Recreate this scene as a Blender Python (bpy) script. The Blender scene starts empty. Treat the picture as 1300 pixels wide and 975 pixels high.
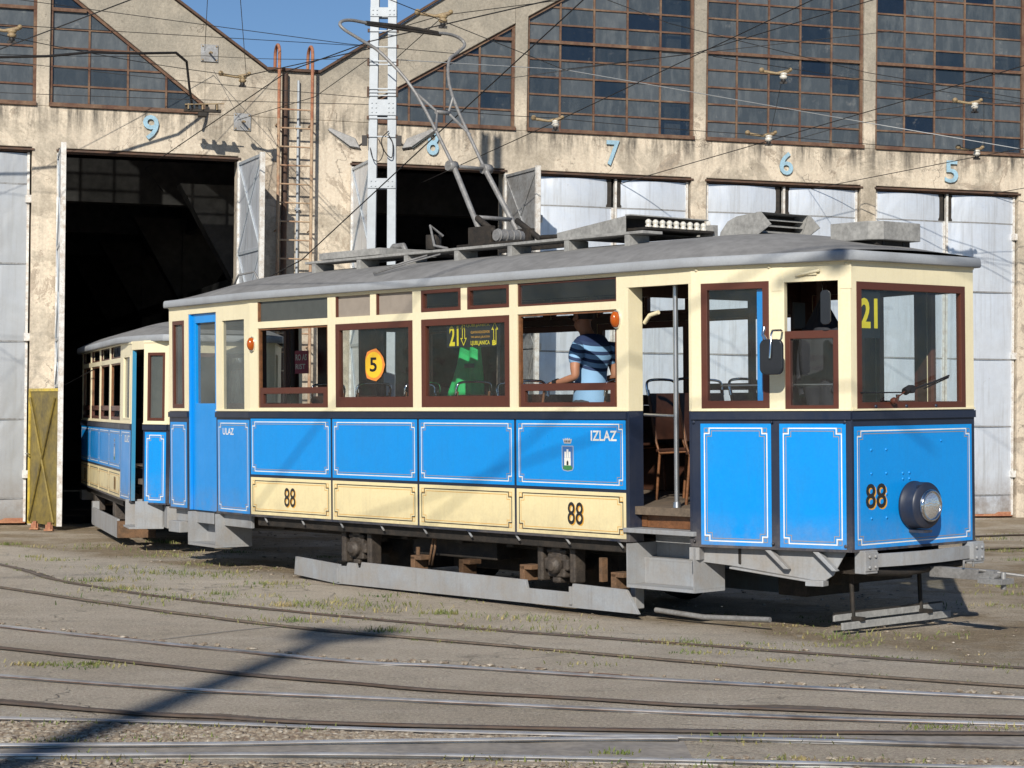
import bpy, bmesh, math, random
from math import radians, sin, cos, pi, sqrt, atan2
from mathutils import Vector, Matrix, noise as mnoise

S = bpy.context.scene
COL = S.collection
random.seed(7)

# ------------------------------------------------------------------ camera
cam_d = bpy.data.cameras.new('camera'); cam = bpy.data.objects.new('camera', cam_d); COL.objects.link(cam)
cam_d.sensor_width = 36; cam_d.lens = 72.0; cam_d.clip_start = .1; cam_d.clip_end = 3000
cR = Vector((9.99953927e-01, -1.19980170e-04, 9.59841362e-03)); cU = Vector((-0.00959916, -0.01249845, 0.99987581)); cF = Vector((0, 0.99992188, 0.01249902))
m = Matrix((cR, cU, -cF)).transposed().to_4x4(); m.translation = (0, 0, 1.7)
cam.matrix_world = m
S.camera = cam

# ------------------------------------------------------------------ light
SUN_DIR = Vector((0.185, 0.983, -0.545)).normalized()      # the way the light travels
az = atan2(-SUN_DIR.x, -SUN_DIR.y); el = math.asin(-SUN_DIR.z)
world = bpy.data.worlds.new('World'); S.world = world; world.use_nodes = True
wn = world.node_tree; wn.nodes.clear()
sky = wn.nodes.new('ShaderNodeTexSky'); sky.sky_type = 'NISHITA'; sky.sun_disc = False
sky.sun_elevation = el; sky.sun_rotation = az; sky.air_density = 1.0; sky.dust_density = .0; sky.ozone_density = 5.5; sky.altitude = 1200
bg = wn.nodes.new('ShaderNodeBackground'); bg.inputs[1].default_value = .076
wo = wn.nodes.new('ShaderNodeOutputWorld'); wn.links.new(sky.outputs[0], bg.inputs[0]); wn.links.new(bg.outputs[0], wo.inputs[0])
sd = bpy.data.lights.new('sun', 'SUN'); sd.energy = 5.0; sd.angle = radians(.53); sd.color = (1, .93, .82)
sun = bpy.data.objects.new('sun', sd); COL.objects.link(sun)
sun.rotation_euler = SUN_DIR.to_track_quat('-Z', 'Y').to_euler()
S.view_settings.view_transform = 'Standard'; S.view_settings.look = 'None'; S.view_settings.exposure = 0.08; S.view_settings.gamma = 1
S.view_settings.use_curve_mapping = False
S.render.engine = 'CYCLES'
S.cycles.max_bounces = 8; S.cycles.transparent_max_bounces = 24

# ------------------------------------------------------------------ materials
class NT:
    def __init__(s, name):
        s.m = bpy.data.materials.new(name); s.m.use_nodes = True; s.t = s.m.node_tree
        s.t.nodes.clear(); s.o = s.n('ShaderNodeOutputMaterial'); s.p = s.n('ShaderNodeBsdfPrincipled'); s.l(s.p.outputs[0], s.o.inputs[0])
        s.co = None
    def n(s, k, **kw):
        x = s.t.nodes.new(k)
        for a, b in kw.items(): setattr(x, a, b)
        return x
    def l(s, a, b): s.t.links.new(a, b)
    def obj(s):
        if not s.co: s.co = s.n('ShaderNodeTexCoord').outputs['Object']
        return s.co
    def mapped(s, sc):
        mp = s.n('ShaderNodeMapping'); mp.inputs['Scale'].default_value = sc; s.l(s.obj(), mp.inputs[0]); return mp.outputs[0]
    def noise(s, scale, detail=4, rough=.55, vec=None, sc=None, dist=0):
        x = s.n('ShaderNodeTexNoise'); x.inputs['Scale'].default_value = scale; x.inputs['Detail'].default_value = detail
        x.inputs['Roughness'].default_value = rough; x.inputs['Distortion'].default_value = dist
        s.l(vec if vec is not None else (s.mapped(sc) if sc else s.obj()), x.inputs['Vector']); return x.outputs[0]
    def ramp(s, fac, stops):
        r = s.n('ShaderNodeValToRGB'); e = r.color_ramp.elements
        while len(e) < len(stops): e.new(.5)
        for i, (p, c) in enumerate(stops):
            e[i].position = p; e[i].color = (*c, 1) if not isinstance(c, (int, float)) else (c, c, c, 1)
        s.l(fac, r.inputs[0]); return r.outputs[0]
    def mix(s, fac, a, b, mode='MIX'):
        x = s.n('ShaderNodeMix', data_type='RGBA', blend_type=mode)
        for sock, v in ((x.inputs[0], fac), (x.inputs[6], a), (x.inputs[7], b)):
            if isinstance(v, (int, float)): sock.default_value = v if sock == x.inputs[0] else (v, v, v, 1)
            elif isinstance(v, tuple): sock.default_value = (*v, 1)
            else: s.l(v, sock)
        return x.outputs[2]
    def math(s, op, a, b=None, clamp=False):
        x = s.n('ShaderNodeMath', operation=op); x.use_clamp = clamp
        for i, v in enumerate((a, b)):
            if v is None: continue
            if isinstance(v, (int, float)): x.inputs[i].default_value = v
            else: s.l(v, x.inputs[i])
        return x.outputs[0]
    def bump(s, h, strength=.3, dist=.02):
        b = s.n('ShaderNodeBump'); b.inputs['Strength'].default_value = strength; b.inputs['Distance'].default_value = dist
        s.l(h, b.inputs['Height']); s.l(b.outputs[0], s.p.inputs['Normal'])
    def set(s, col=None, rough=None, metal=None, spec=None, coat=None):
        for k, v in (('Base Color', col), ('Roughness', rough), ('Metallic', metal), ('Specular IOR Level', spec), ('Coat Weight', coat)):
            if v is None: continue
            if isinstance(v, tuple): s.p.inputs[k].default_value = (*v, 1)
            elif isinstance(v, (int, float)): s.p.inputs[k].default_value = v
            else: s.l(v, s.p.inputs[k])
        return s.m

def paint(name, col, dirt=.18, rough=.35, dcol=(.18, .15, .11), bump=.05, streak=True, coat=.0):
    """coach paint with faint dirt, streaks and unevenness"""
    t = NT(name)
    n1 = t.noise(2.2, 6, .65); st = t.noise(3, 4, .6, sc=(9, 9, .7)) if streak else n1
    f = t.math('MULTIPLY', t.ramp(n1, [(.35, 0.), (.8, 1.)]), dirt)
    c = t.mix(f, col, dcol)
    c = t.mix(t.math('MULTIPLY', t.ramp(st, [(.5, 0.), (.78, 1.)]), dirt * .8), c, dcol)
    sz = t.n('ShaderNodeSeparateXYZ'); t.l(t.obj(), sz.inputs[0])
    low = t.math('MULTIPLY', t.math('SUBTRACT', .95, sz.outputs['Z']), 3.0, True)
    low = t.math('MULTIPLY', t.math('MAXIMUM', low, 0), t.ramp(t.noise(4, 8, .75), [(.38, .0), (.7, .55)]))
    c = t.mix(low, c, (.27, .225, .17))
    chips = t.math('MULTIPLY', t.ramp(t.noise(17, 8, .8), [(.70, 0.), (.72, .55)]), 1); c = t.mix(chips, c, (.20, .17, .14))
    fine = t.noise(55, 3, .6)
    c = t.mix(.06, c, t.ramp(fine, [(.3, .0), (.7, 1.)]), 'OVERLAY')
    t.bump(t.noise(1.7, 3), min(1, bump * 4), .02)
    return t.set(c, t.ramp(n1, [(.3, rough), (.8, min(1, rough + .25))]), 0, .5, coat)

def grimy_metal(name, col, col2, metal=.0, rough=.6, sc=8, bump=.25, ov=.25):
    t = NT(name); n1 = t.noise(sc, 7, .7); n2 = t.noise(sc * 6, 3, .6)
    c = t.mix(t.ramp(n1, [(.42, 0.), (.68, 1.)]), col, col2)
    c = t.mix(ov, c, t.ramp(n2, [(.3, .1), (.7, .9)]), 'OVERLAY')
    t.bump(n2, bump, .006)
    return t.set(c, rough, metal)

def rivet_free_flat(name, col, rough=.5, metal=0., emit=None):
    t = NT(name); n1 = t.noise(14, 4); c = t.mix(t.ramp(n1, [(.35, 0.), (.75, .3)]), col, tuple(x * .55 for x in col))
    t.set(c, rough, metal)
    if emit: t.p.inputs['Emission Color'].default_value = (*col, 1); t.p.inputs['Emission Strength'].default_value = emit
    return t.m

M = {}
# --- stained render of the depot
t = NT('stained_render')
big = t.noise(.55, 8, .68, dist=.6); med = t.noise(2.4, 9, .72, dist=.3); st = t.noise(1.6, 7, .7, sc=(2.6, 2.6, .32)); fine = t.noise(24, 5, .75)
base = t.mix(t.ramp(med, [(.36, 0.), (.62, 1.)]), (.56, .495, .40), (.36, .315, .25))
base = t.mix(t.ramp(big, [(.48, 0.), (.515, .9)]), base, (.63, .55, .44))
pe = t.noise(1.15, 9, .74, dist=.9); base = t.mix(t.ramp(pe, [(.56, 0.), (.575, .8)]), base, (.36, .30, .235)); base = t.mix(t.ramp(pe, [(.62, 0.), (.635, .6)]), base, (.24, .215, .18))
sep = t.n('ShaderNodeSeparateXYZ'); t.l(t.obj(), sep.inputs[0])
# grey soot: strongest just under the window sills, and high on the gables
z = sep.outputs['Z']
band = t.math('SUBTRACT', 1, t.math('ABSOLUTE', t.math('MULTIPLY', t.math('SUBTRACT', z, 5.86), 3.0)), True)
soot = t.math('MULTIPLY', t.ramp(st, [(.44, 0.), (.62, 1.)]), t.math('ADD', t.math('MULTIPLY', band, .85), .22))
base = t.mix(soot, base, (.10, .092, .08))
base = t.mix(t.math('MULTIPLY', t.math('MULTIPLY', t.math('SUBTRACT', z, 6.15), 1.8, True), t.ramp(med, [(.3, .6), (.7, 1.)])), base, (.27, .25, .21))
spots = t.ramp(t.noise(7, 8, .8), [(.585, 0.), (.63, 1.)])
base = t.mix(t.math('MULTIPLY', spots, .65), base, (.16, .14, .115))
vor = t.n('ShaderNodeTexVoronoi', feature='DISTANCE_TO_EDGE'); vor.inputs['Scale'].default_value = .8
dn = t.n('ShaderNodeTexNoise'); dn.inputs['Scale'].default_value = 3; dn.inputs['Detail'].default_value = 6; t.l(t.obj(), dn.inputs[0])
vm = t.n('ShaderNodeVectorMath', operation='ADD'); t.l(t.obj(), vm.inputs[0])
vs = t.n('ShaderNodeVectorMath', operation='SCALE'); vs.inputs['Scale'].default_value = .9; t.l(dn.outputs['Color'], vs.inputs[0]); t.l(vs.outputs[0], vm.inputs[1]); t.l(vm.outputs[0], vor.inputs['Vector'])
crack = t.math('MULTIPLY', t.ramp(vor.outputs[0], [(0., 1.), (.007, 0.)]), t.ramp(big, [(.50, 0.), (.58, .6)]))
base = t.mix(crack, base, (.09, .075, .06))
base = t.mix(.35, base, t.ramp(fine, [(.25, .15), (.75, .85)]), 'OVERLAY')
t.bump(t.math('ADD', t.math('MULTIPLY', fine, .35), t.math('ADD', med, t.math('MULTIPLY', crack, -.8))), .55, .03)
M['render'] = t.set(base, .95, 0, .2)
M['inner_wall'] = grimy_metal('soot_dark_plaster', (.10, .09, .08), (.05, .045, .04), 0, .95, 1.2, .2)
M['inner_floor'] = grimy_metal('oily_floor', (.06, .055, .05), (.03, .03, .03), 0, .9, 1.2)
M['rusty_edge'] = grimy_metal('rusty_flashing', (.10, .055, .035), (.05, .035, .03), 0, .8)
M['rust_frame'] = grimy_metal('rusted_window_steel', (.105, .052, .034), (.19, .125, .08), 0, .85, 3)
M['ladder'] = grimy_metal('faded_ladder_paint', (.40, .30, .20), (.30, .15, .09), 0, .85, 3, .2)
M['rust'] = grimy_metal('red_rusted_steel', (.30, .12, .07), (.42, .22, .12), 0, .85, 6)
M['rail_head'] = grimy_metal('glint_painted_rail_steel', (.92, .91, .89), (.24, .20, .17), .8, .40, .6, .05)  # worn steel; the pale stretches are glints painted into the colour
M['rail_dull'] = grimy_metal('brown_rail_steel', (.11, .09, .078), (.12, .075, .05), .3, .6, 2.2, .1)
M['groove_rust'] = grimy_metal('rusty_rail_web', (.19, .085, .04), (.11, .07, .045), 0, .9, 5, .3)
M['dark_paving'] = grimy_metal('dark_bitumen_strip', (.24, .22, .20), (.34, .305, .26), 0, .8, 3, .3)
M['groove'] = grimy_metal('rail_groove_dirt', (.10, .08, .062), (.19, .145, .105), 0, .95, 14, .8)
# --- dirty glazing: every pane its own grime
t = NT('dirty_pane_glass')
def pane_cells(t):
    at = t.n('ShaderNodeAttribute', attribute_name='pane'); sep = t.n('ShaderNodeSeparateXYZ'); t.l(at.outputs['Vector'], sep.inputs[0])
    a = t.math('FLOOR', sep.outputs['X']); b = t.math('FLOOR', sep.outputs['Y'])
    c = t.n('ShaderNodeCombineXYZ'); t.l(a, c.inputs[0]); t.l(b, c.inputs[1])
    w = t.n('ShaderNodeTexWhiteNoise', noise_dimensions='3D'); t.l(c.outputs[0], w.inputs['Vector']); return w.outputs['Value'], w.outputs['Color']
rv, rc = pane_cells(t)
film = t.noise(1.6, 7, .7, sc=(5, 5, 1.6)); fl = t.noise(5, 5, .7)
c = t.ramp(rv, [(0., (.014, .026, .052)), (.10, (.022, .036, .056)), (.2, (.045, .058, .072)), (.6, (.060, .076, .092)), (1., (.084, .100, .116))])
c = t.mix(t.math('MULTIPLY', t.ramp(film, [(.45, 0.), (.75, .5)]), t.ramp(rv, [(.05, .1), (.4, 1.)])), c, (.20, .22, .23))
c = t.mix(t.ramp(fl, [(.62, 0.), (.74, .35)]), c, (.32, .32, .31))
t.set(c, t.ramp(rv, [(0., .08), (.2, .22), (.6, .42)]), 0, .6)
tr = t.n('ShaderNodeBsdfTransparent'); tr.inputs[0].default_value = (.7, .78, .85, 1); mx = t.n('ShaderNodeMixShader')
t.l(t.ramp(rv, [(.0, .35), (.3, .14)]), mx.inputs[0]); t.l(t.p.outputs[0], mx.inputs[1]); t.l(tr.outputs[0], mx.inputs[2]); t.l(mx.outputs[0], t.o.inputs[0])
t.bump(t.noise(1.5, 2), .12, .02)
M['dirty_glass'] = t.m
# --- galvanised door sheet
def sheet(name, tint):
    t = NT(name); a = t.noise(1.1, 3, .5, sc=(1, 1, .7), dist=.4); b = t.noise(5, 6, .7); st = t.noise(2, 5, .65, sc=(7, 7, .3))
    c = t.mix(t.ramp(b, [(.3, 0.), (.7, .5)]), tint, tuple(x * .72 for x in tint))
    c = t.mix(t.ramp(st, [(.5, 0.), (.75, .5)]), c, (.34, .33, .31))
    c = t.mix(t.ramp(t.noise(9, 7, .8), [(.66, 0.), (.70, .5)]), c, (.25, .16, .10))
    sz = t.n('ShaderNodeSeparateXYZ'); t.l(t.obj(), sz.inputs[0]); lo_ = t.math('MULTIPLY', t.math('SUBTRACT', .75, sz.outputs['Z']), 2.2, True)
    c = t.mix(t.math('MULTIPLY', t.math('MAXIMUM', lo_, 0), t.ramp(t.noise(3, 8, .8), [(.35, .1), (.65, .8)])), c, (.26, .20, .15))
    rr_ = t.noise(2.2, 8, .8, sc=(5, 5, .22)); c = t.mix(t.ramp(rr_, [(.63, 0.), (.72, .45)]), c, (.30, .20, .13))
    t.bump(a, .5, .10)
    return t.set(c, t.ramp(b, [(.3, .34), (.7, .5)]), .48)
M['sheet'] = sheet('aluminium_painted_sheet', (.76, .81, .88))
M['sheet_dull'] = sheet('dull_painted_sheet', (.50, .52, .54))
M['seam'] = grimy_metal('riveted_seam', (.30, .31, .32), (.18, .165, .15), .2, .6, 22)
M['sheet_in'] = grimy_metal('leaf_back_steel', (.34, .35, .36), (.22, .21, .20), .3, .55, 4)
M['white_edge'] = grimy_metal('worn_white_edge', (.66, .66, .64), (.42, .36, .30), 0, .6, 12)
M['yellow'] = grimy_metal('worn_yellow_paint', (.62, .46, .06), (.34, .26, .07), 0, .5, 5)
M['yellow_in'] = grimy_metal('shaded_yellow_paint', (.22, .165, .035), (.10, .08, .035), 0, .6, 3)  # darker copy of the yellow: the wicket's shading is put into the colour
M['number_blue'] = grimy_metal('pale_blue_number_paint', (.30, .48, .60), (.25, .38, .46), 0, .7, 9, .1)
M['mast'] = grimy_metal('grey_mast_paint', (.40, .44, .48), (.36, .39, .42), .1, .5, 2, .05, .08)
# --- tram paint
M['cream'] = paint('cream_coach_paint', (.80, .725, .50), .14, .32, (.34, .28, .19), .12)
M['cream_panel'] = paint('pale_yellow_panel_paint', (.80, .69, .40), .14, .30, (.34, .27, .17), .12)
M['blue'] = paint('bright_blue_coach_paint', (.0, .265, .74), .18, .27, (.03, .18, .40), .16, True, .0)
M['navy'] = paint('navy_frame_paint', (.012, .020, .045), .2, .34, (.06, .06, .06))
M['brown'] = paint('varnished_red_brown_wood', (.095, .028, .016), .2, .35, (.04, .02, .015), .15)
M['brown_light'] = grimy_metal('orange_brown_timber', (.20, .085, .035), (.10, .045, .02), 0, .5, 14, .1)
M['white_line'] = rivet_free_flat('white_line_paint', (.80, .80, .76), .45)
M['tan_line'] = rivet_free_flat('tan_line_paint', (.36, .27, .17), .5)
M['gold'] = rivet_free_flat('ochre_shade_paint', (.70, .36, .05), .5)
M['black_line'] = rivet_free_flat('black_line_paint', (.02, .02, .022), .45)
M['roof'] = grimy_metal('grey_canvas_roof', (.215, .215, .215), (.165, .165, .165), 0, .92, 1.6, .35, .18)
M['gutter'] = paint('painted_grey_gutter', (.33, .355, .385), .30, .6, (.17, .165, .16), .05, False)
M['grey'] = paint('pale_grey_frame_paint', (.32, .345, .375), .45, .5, (.15, .135, .12), .10)
M['plank'] = grimy_metal('weathered_grey_plank', (.31, .31, .30), (.21, .21, .205), 0, .9, 5, .4)
M['under'] = grimy_metal('greasy_black_steel', (.018, .016, .014), (.045, .035, .027), .1, .75, 10, .4)
M['grease'] = grimy_metal('oily_axle_iron', (.05, .042, .036), (.105, .085, .068), .2, .55, 12, .8)
M['rust_wood'] = grimy_metal('raw_timber_bracket', (.17, .095, .05), (.08, .05, .03), 0, .85, 12)
M['chrome'] = rivet_free_flat('polished_chrome', (.75, .75, .76), .12, 1)
M['steel_pole'] = rivet_free_flat('brushed_steel_tube', (.55, .56, .58), .3, .9)
M['dark_in'] = grimy_metal('dark_cabin_wood', (.055, .022, .013), (.035, .016, .010), 0, .45, 5, .1)
M['ceiling'] = grimy_metal('brown_cabin_ceiling', (.06, .035, .022), (.04, .025, .018), 0, .6, 5, .1)
M['floor'] = grimy_metal('worn_cabin_floor', (.16, .12, .085), (.10, .08, .06), 0, .9, 6, .2)
M['orange_lens'] = rivet_free_flat('amber_lens', (.42, .085, .008), .15)
M['rubber'] = rivet_free_flat('black_rubber', (.018, .018, .02), .5)
M['black_gloss'] = rivet_free_flat('black_glossy_plastic', (.02, .022, .028), .18)
M['porcelain'] = rivet_free_flat('glazed_porcelain', (.62, .60, .54), .2)
M['ochre_iron'] = grimy_metal('ochre_insulator_iron', (.32, .24, .13), (.16, .11, .07), 0, .6, 30)
M['wire'] = rivet_free_flat('oxidised_wire', (.028, .026, .026), .55, .4)
M['pale_wire'] = rivet_free_flat('bright_wire', (.50, .52, .53), .4, .3)
M['panto'] = grimy_metal('grey_bow_tube', (.25, .25, .25), (.17, .165, .16), .2, .5, 9, .1)
M['transom_grey'] = rivet_free_flat('grey_painted_glass', (.075, .08, .075), .25)
M['blind'] = rivet_free_flat('beige_blind', (.30, .26, .22), .7)
M['door_blue'] = M['blue']
M['wiper'] = M['rubber']
M['green_cloth'] = rivet_free_flat('bright_green_cloth', (.02, .50, .14), .7)
M['sign_black'] = rivet_free_flat('black_sign_board', (.008, .008, .010), .4)
M['sign_yellow'] = rivet_free_flat('yellow_sign_paint', (.85, .70, .02), .5)
M['sign_orange'] = rivet_free_flat('orange_sign_paint', (.85, .42, .04), .5)
M['sticker_y'] = rivet_free_flat('yellow_sticker', (.90, .55, .03), .5)
M['sticker_o'] = rivet_free_flat('orange_sticker_rim', (.80, .27, .05), .5)
M['maroon'] = rivet_free_flat('maroon_poster', (.40, .03, .09), .5)
M['crest_grey'] = rivet_free_flat('crest_grey', (.45, .46, .48), .5)
M['crest_blue'] = rivet_free_flat('crest_blue', (.05, .16, .42), .5)
M['crest_green'] = rivet_free_flat('crest_green', (.05, .22, .08), .5)
M['cyan_door'] = paint('cyan_door_edge_paint', (.01, .22, .42), .1, .4)
# window glass
t = NT('clear_window_glass'); t.set((.8, .85, .85), .02)
tr = t.n('ShaderNodeBsdfTransparent'); tr.inputs[0].default_value = (.86, .90, .90, 1)
gl = t.n('ShaderNodeBsdfGlossy'); gl.inputs['Roughness'].default_value = .03; gb = t.n('ShaderNodeBump'); gb.inputs['Strength'].default_value = .3; gb.inputs['Distance'].default_value = .02; t.l(t.noise(3, 2), gb.inputs['Height']); t.l(gb.outputs[0], gl.inputs['Normal'])
lw = t.n('ShaderNodeLayerWeight'); lw.inputs[0].default_value = .5; ff_ = t.math('ADD', t.math('MULTIPLY', t.math('POWER', lw.outputs['Facing'], 4), .8), .06, True)
dd = t.n('ShaderNodeBsdfDiffuse'); dd.inputs[0].default_value = (.6, .62, .62, 1)
m1 = t.n('ShaderNodeMixShader'); t.l(t.math('MULTIPLY', t.ramp(t.noise(3, 6, .7), [(.35, .2), (.8, 1.)]), .035), m1.inputs[0]); t.l(tr.outputs[0], m1.inputs[1]); t.l(dd.outputs[0], m1.inputs[2])
m2 = t.n('ShaderNodeMixShader'); t.l(ff_, m2.inputs[0]); t.l(m1.outputs[0], m2.inputs[1]); t.l(gl.outputs[0], m2.inputs[2]); t.l(m2.outputs[0], t.o.inputs[0])
M['glass'] = t.m
# murky rear-platform glass
t = NT('murky_window_glass'); t.set(t.ramp(t.noise(2, 5), [(.3, (.10, .12, .12)), (.7, (.20, .22, .21))]), .12)
tr = t.n('ShaderNodeBsdfTransparent'); mx = t.n('ShaderNodeMixShader'); mx.inputs[0].default_value = .45
t.l(t.p.outputs[0], mx.inputs[1]); t.l(tr.outputs[0], mx.inputs[2]); t.l(mx.outputs[0], t.o.inputs[0]); M['murky'] = t.m
# --- ground
t = NT('worn_asphalt')
a = t.noise(.5, 8, .7, dist=.8); b = t.noise(2.1, 9, .75); g = t.noise(45, 5, .8); g2 = t.noise(150, 2, .7)
c = t.mix(t.ramp(a, [(.35, 0.), (.65, 1.)]), (.52, .45, .36), (.64, .565, .465))
c = t.mix(t.ramp(b, [(.48, 0.), (.78, .6)]), c, (.34, .295, .235))
sepg = t.n('ShaderNodeSeparateXYZ'); t.l(t.obj(), sepg.inputs[0])
st = t.noise(1.2, 7, .7, sc=(.5, 2.4, 1)); c = t.mix(t.ramp(st, [(.52, 0.), (.66, .55)]), c, (.66, .60, .51))
# soil and dry grass where the tram stands and along its track
u = t.math('ADD', t.math('MULTIPLY', sepg.outputs['X'], .754), t.math('MULTIPLY', sepg.outputs['Y'], .657))   # across the track
lo = t.math('ADD', u, t.math('MULTIPLY', t.math('SUBTRACT', t.noise(.9, 6, .7), .5), 1.3))
soil = t.math('MULTIPLY', t.ramp(t.math('MULTIPLY', t.math('SUBTRACT', lo, 11.45), 1.5), [(0., 0.), (.6, 1.)]), t.ramp(t.noise(.8, 6, .7), [(.36, .1), (.56, 1.)]))
c = t.mix(soil, c, t.mix(t.ramp(t.noise(9, 6, .75), [(.3, 0.), (.7, 1.)]), (.42, .33, .215), (.22, .17, .115)))
v2 = t.n('ShaderNodeTexVoronoi', feature='DISTANCE_TO_EDGE'); v2.inputs['Scale'].default_value = .42
vm = t.n('ShaderNodeVectorMath', operation='ADD'); dn = t.n('ShaderNodeTexNoise'); dn.inputs['Scale'].default_value = 1.5; dn.inputs['Detail'].default_value = 7
t.l(t.obj(), dn.inputs[0]); t.l(t.obj(), vm.inputs[0]); t.l(dn.outputs['Color'], vm.inputs[1]); t.l(vm.outputs[0], v2.inputs['Vector'])
ck = t.math('MULTIPLY', t.ramp(v2.outputs[0], [(0., 1.), (.006, 0.)]), t.ramp(a, [(.45, 0.), (.6, .6)]))
c = t.mix(ck, c, (.05, .043, .035))
pit = t.ramp(t.noise(14, 7, .8), [(.62, 0.), (.68, 1.)]); c = t.mix(t.math('MULTIPLY', pit, .45), c, (.07, .06, .05))
c = t.mix(.7, c, t.ramp(g, [(.3, .08), (.7, .92)]), 'OVERLAY'); c = t.mix(.4, c, t.ramp(g2, [(.3, .1), (.7, .9)]), 'OVERLAY')
oil = t.ramp(t.noise(1.1, 7, .7, dist=.5), [(.60, 0.), (.68, .4)]); c = t.mix(oil, c, (.14, .12, .10)); st6 = t.noise(6, 8, .8); c = t.mix(t.ramp(st6, [(.55, 0.), (.62, .35)]), c, (.27, .235, .19)); c = t.mix(t.ramp(t.noise(3.1, 9, .8, dist=1.), [(.60, 0.), (.64, .5)]), c, (.64, .59, .52))
t.bump(t.math('ADD', t.math('MULTIPLY', g, .8), t.math('ADD', b, t.math('MULTIPLY', ck, -1))), 1., .045)
M['asphalt'] = t.set(c, .95, 0, .25)
t = NT('loose_gravel_bed'); v = t.n('ShaderNodeTexVoronoi'); v.inputs['Scale'].default_value = 26; t.l(t.obj(), v.inputs['Vector'])
c = t.ramp(t.noise(30, 4, .8), [(.3, (.20, .165, .125)), (.6, (.38, .32, .25)), (.8, (.52, .46, .39))])
t.bump(v.outputs['Distance'], .9, .05); M['gravel'] = t.set(c, .95, 0, .2)
def stone_mat():
    t = NT('pebble_stone'); oi = t.noise(28, 2); return t.set(t.ramp(oi, [(.3, (.14, .10, .075)), (.5, (.26, .215, .16)), (.68, (.40, .36, .30)), (.8, (.55, .52, .46))]), .9)
M['stone'] = stone_mat()
t = NT('short_grass_blades'); M['grassm'] = t.set(t.ramp(t.noise(3, 3), [(.3, (.06, .115, .02)), (.48, (.14, .165, .045)), (.66, (.36, .29, .14))]), .8)
# cloth and skin
M['skin'] = rivet_free_flat('tanned_skin', (.42, .20, .12), .55)
M['hair'] = rivet_free_flat('dark_hair', (.02, .016, .013), .7)
t = NT('striped_polo_cloth'); sp = t.n('ShaderNodeSeparateXYZ'); t.l(t.obj(), sp.inputs[0])
zz_ = t.math('ADD', sp.outputs['Z'], t.math('MULTIPLY', sp.outputs['X'], .3))
w = t.math('ADD', t.math('MULTIPLY', t.math('SINE', t.math('MULTIPLY', zz_, 2 * pi / .072)), .5), .5)
up_ = t.ramp(zz_, [(.0, 0.), (1., 1.)])
hi = t.math('GREATER_THAN', zz_, 1.12); hi2 = t.math('GREATER_THAN', zz_, 1.40)
fac = t.math('MULTIPLY', t.math('GREATER_THAN', w, .62), t.math('ADD', t.math('MULTIPLY', hi, .96), .0)); fac = t.math('MAXIMUM', fac, hi2)
M['polo'] = t.set(t.mix(fac, (.25, .45, .70), (.016, .032, .10)), .85)
M['trousers'] = rivet_free_flat('dark_trouser_cloth', (.035, .04, .05), .85)
M['jacket'] = rivet_free_flat('dark_jacket_cloth', (.022, .024, .032), .85)
M['lamp_lens'] = None
t = NT('headlamp_lens'); t.set((.85, .87, .88), .08, .85); t.bump(t.noise(60, 1), .4, .01); M['lamp_lens'] = t.m
M['lamp_on'] = rivet_free_flat('lit_lamp_shade', (.9, .92, 1.), .4, 0, 4)
M['line_paint'] = rivet_free_flat('worn_road_line', (.34, .31, .27), .9)

# ------------------------------------------------------------------ mesh helpers
class Fr:
    """wall frame: s along the wall (left to right from outside), d outward, z up"""
    def __init__(s, p0, p1, z=0):
        s.o = Vector((p0[0], p0[1], z)); S_ = Vector((p1[0] - p0[0], p1[1] - p0[1], 0)); s.L = S_.length
        s.S = S_.normalized(); s.Z = Vector((0, 0, 1)); s.N = s.S.cross(s.Z)
    def __call__(s, a, d, z): return s.o + s.S * a + s.N * d + s.Z * z
ID = type('I', (), {'__call__': lambda s, a, b, c: Vector((a, b, c)), 'flip': False})()

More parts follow.
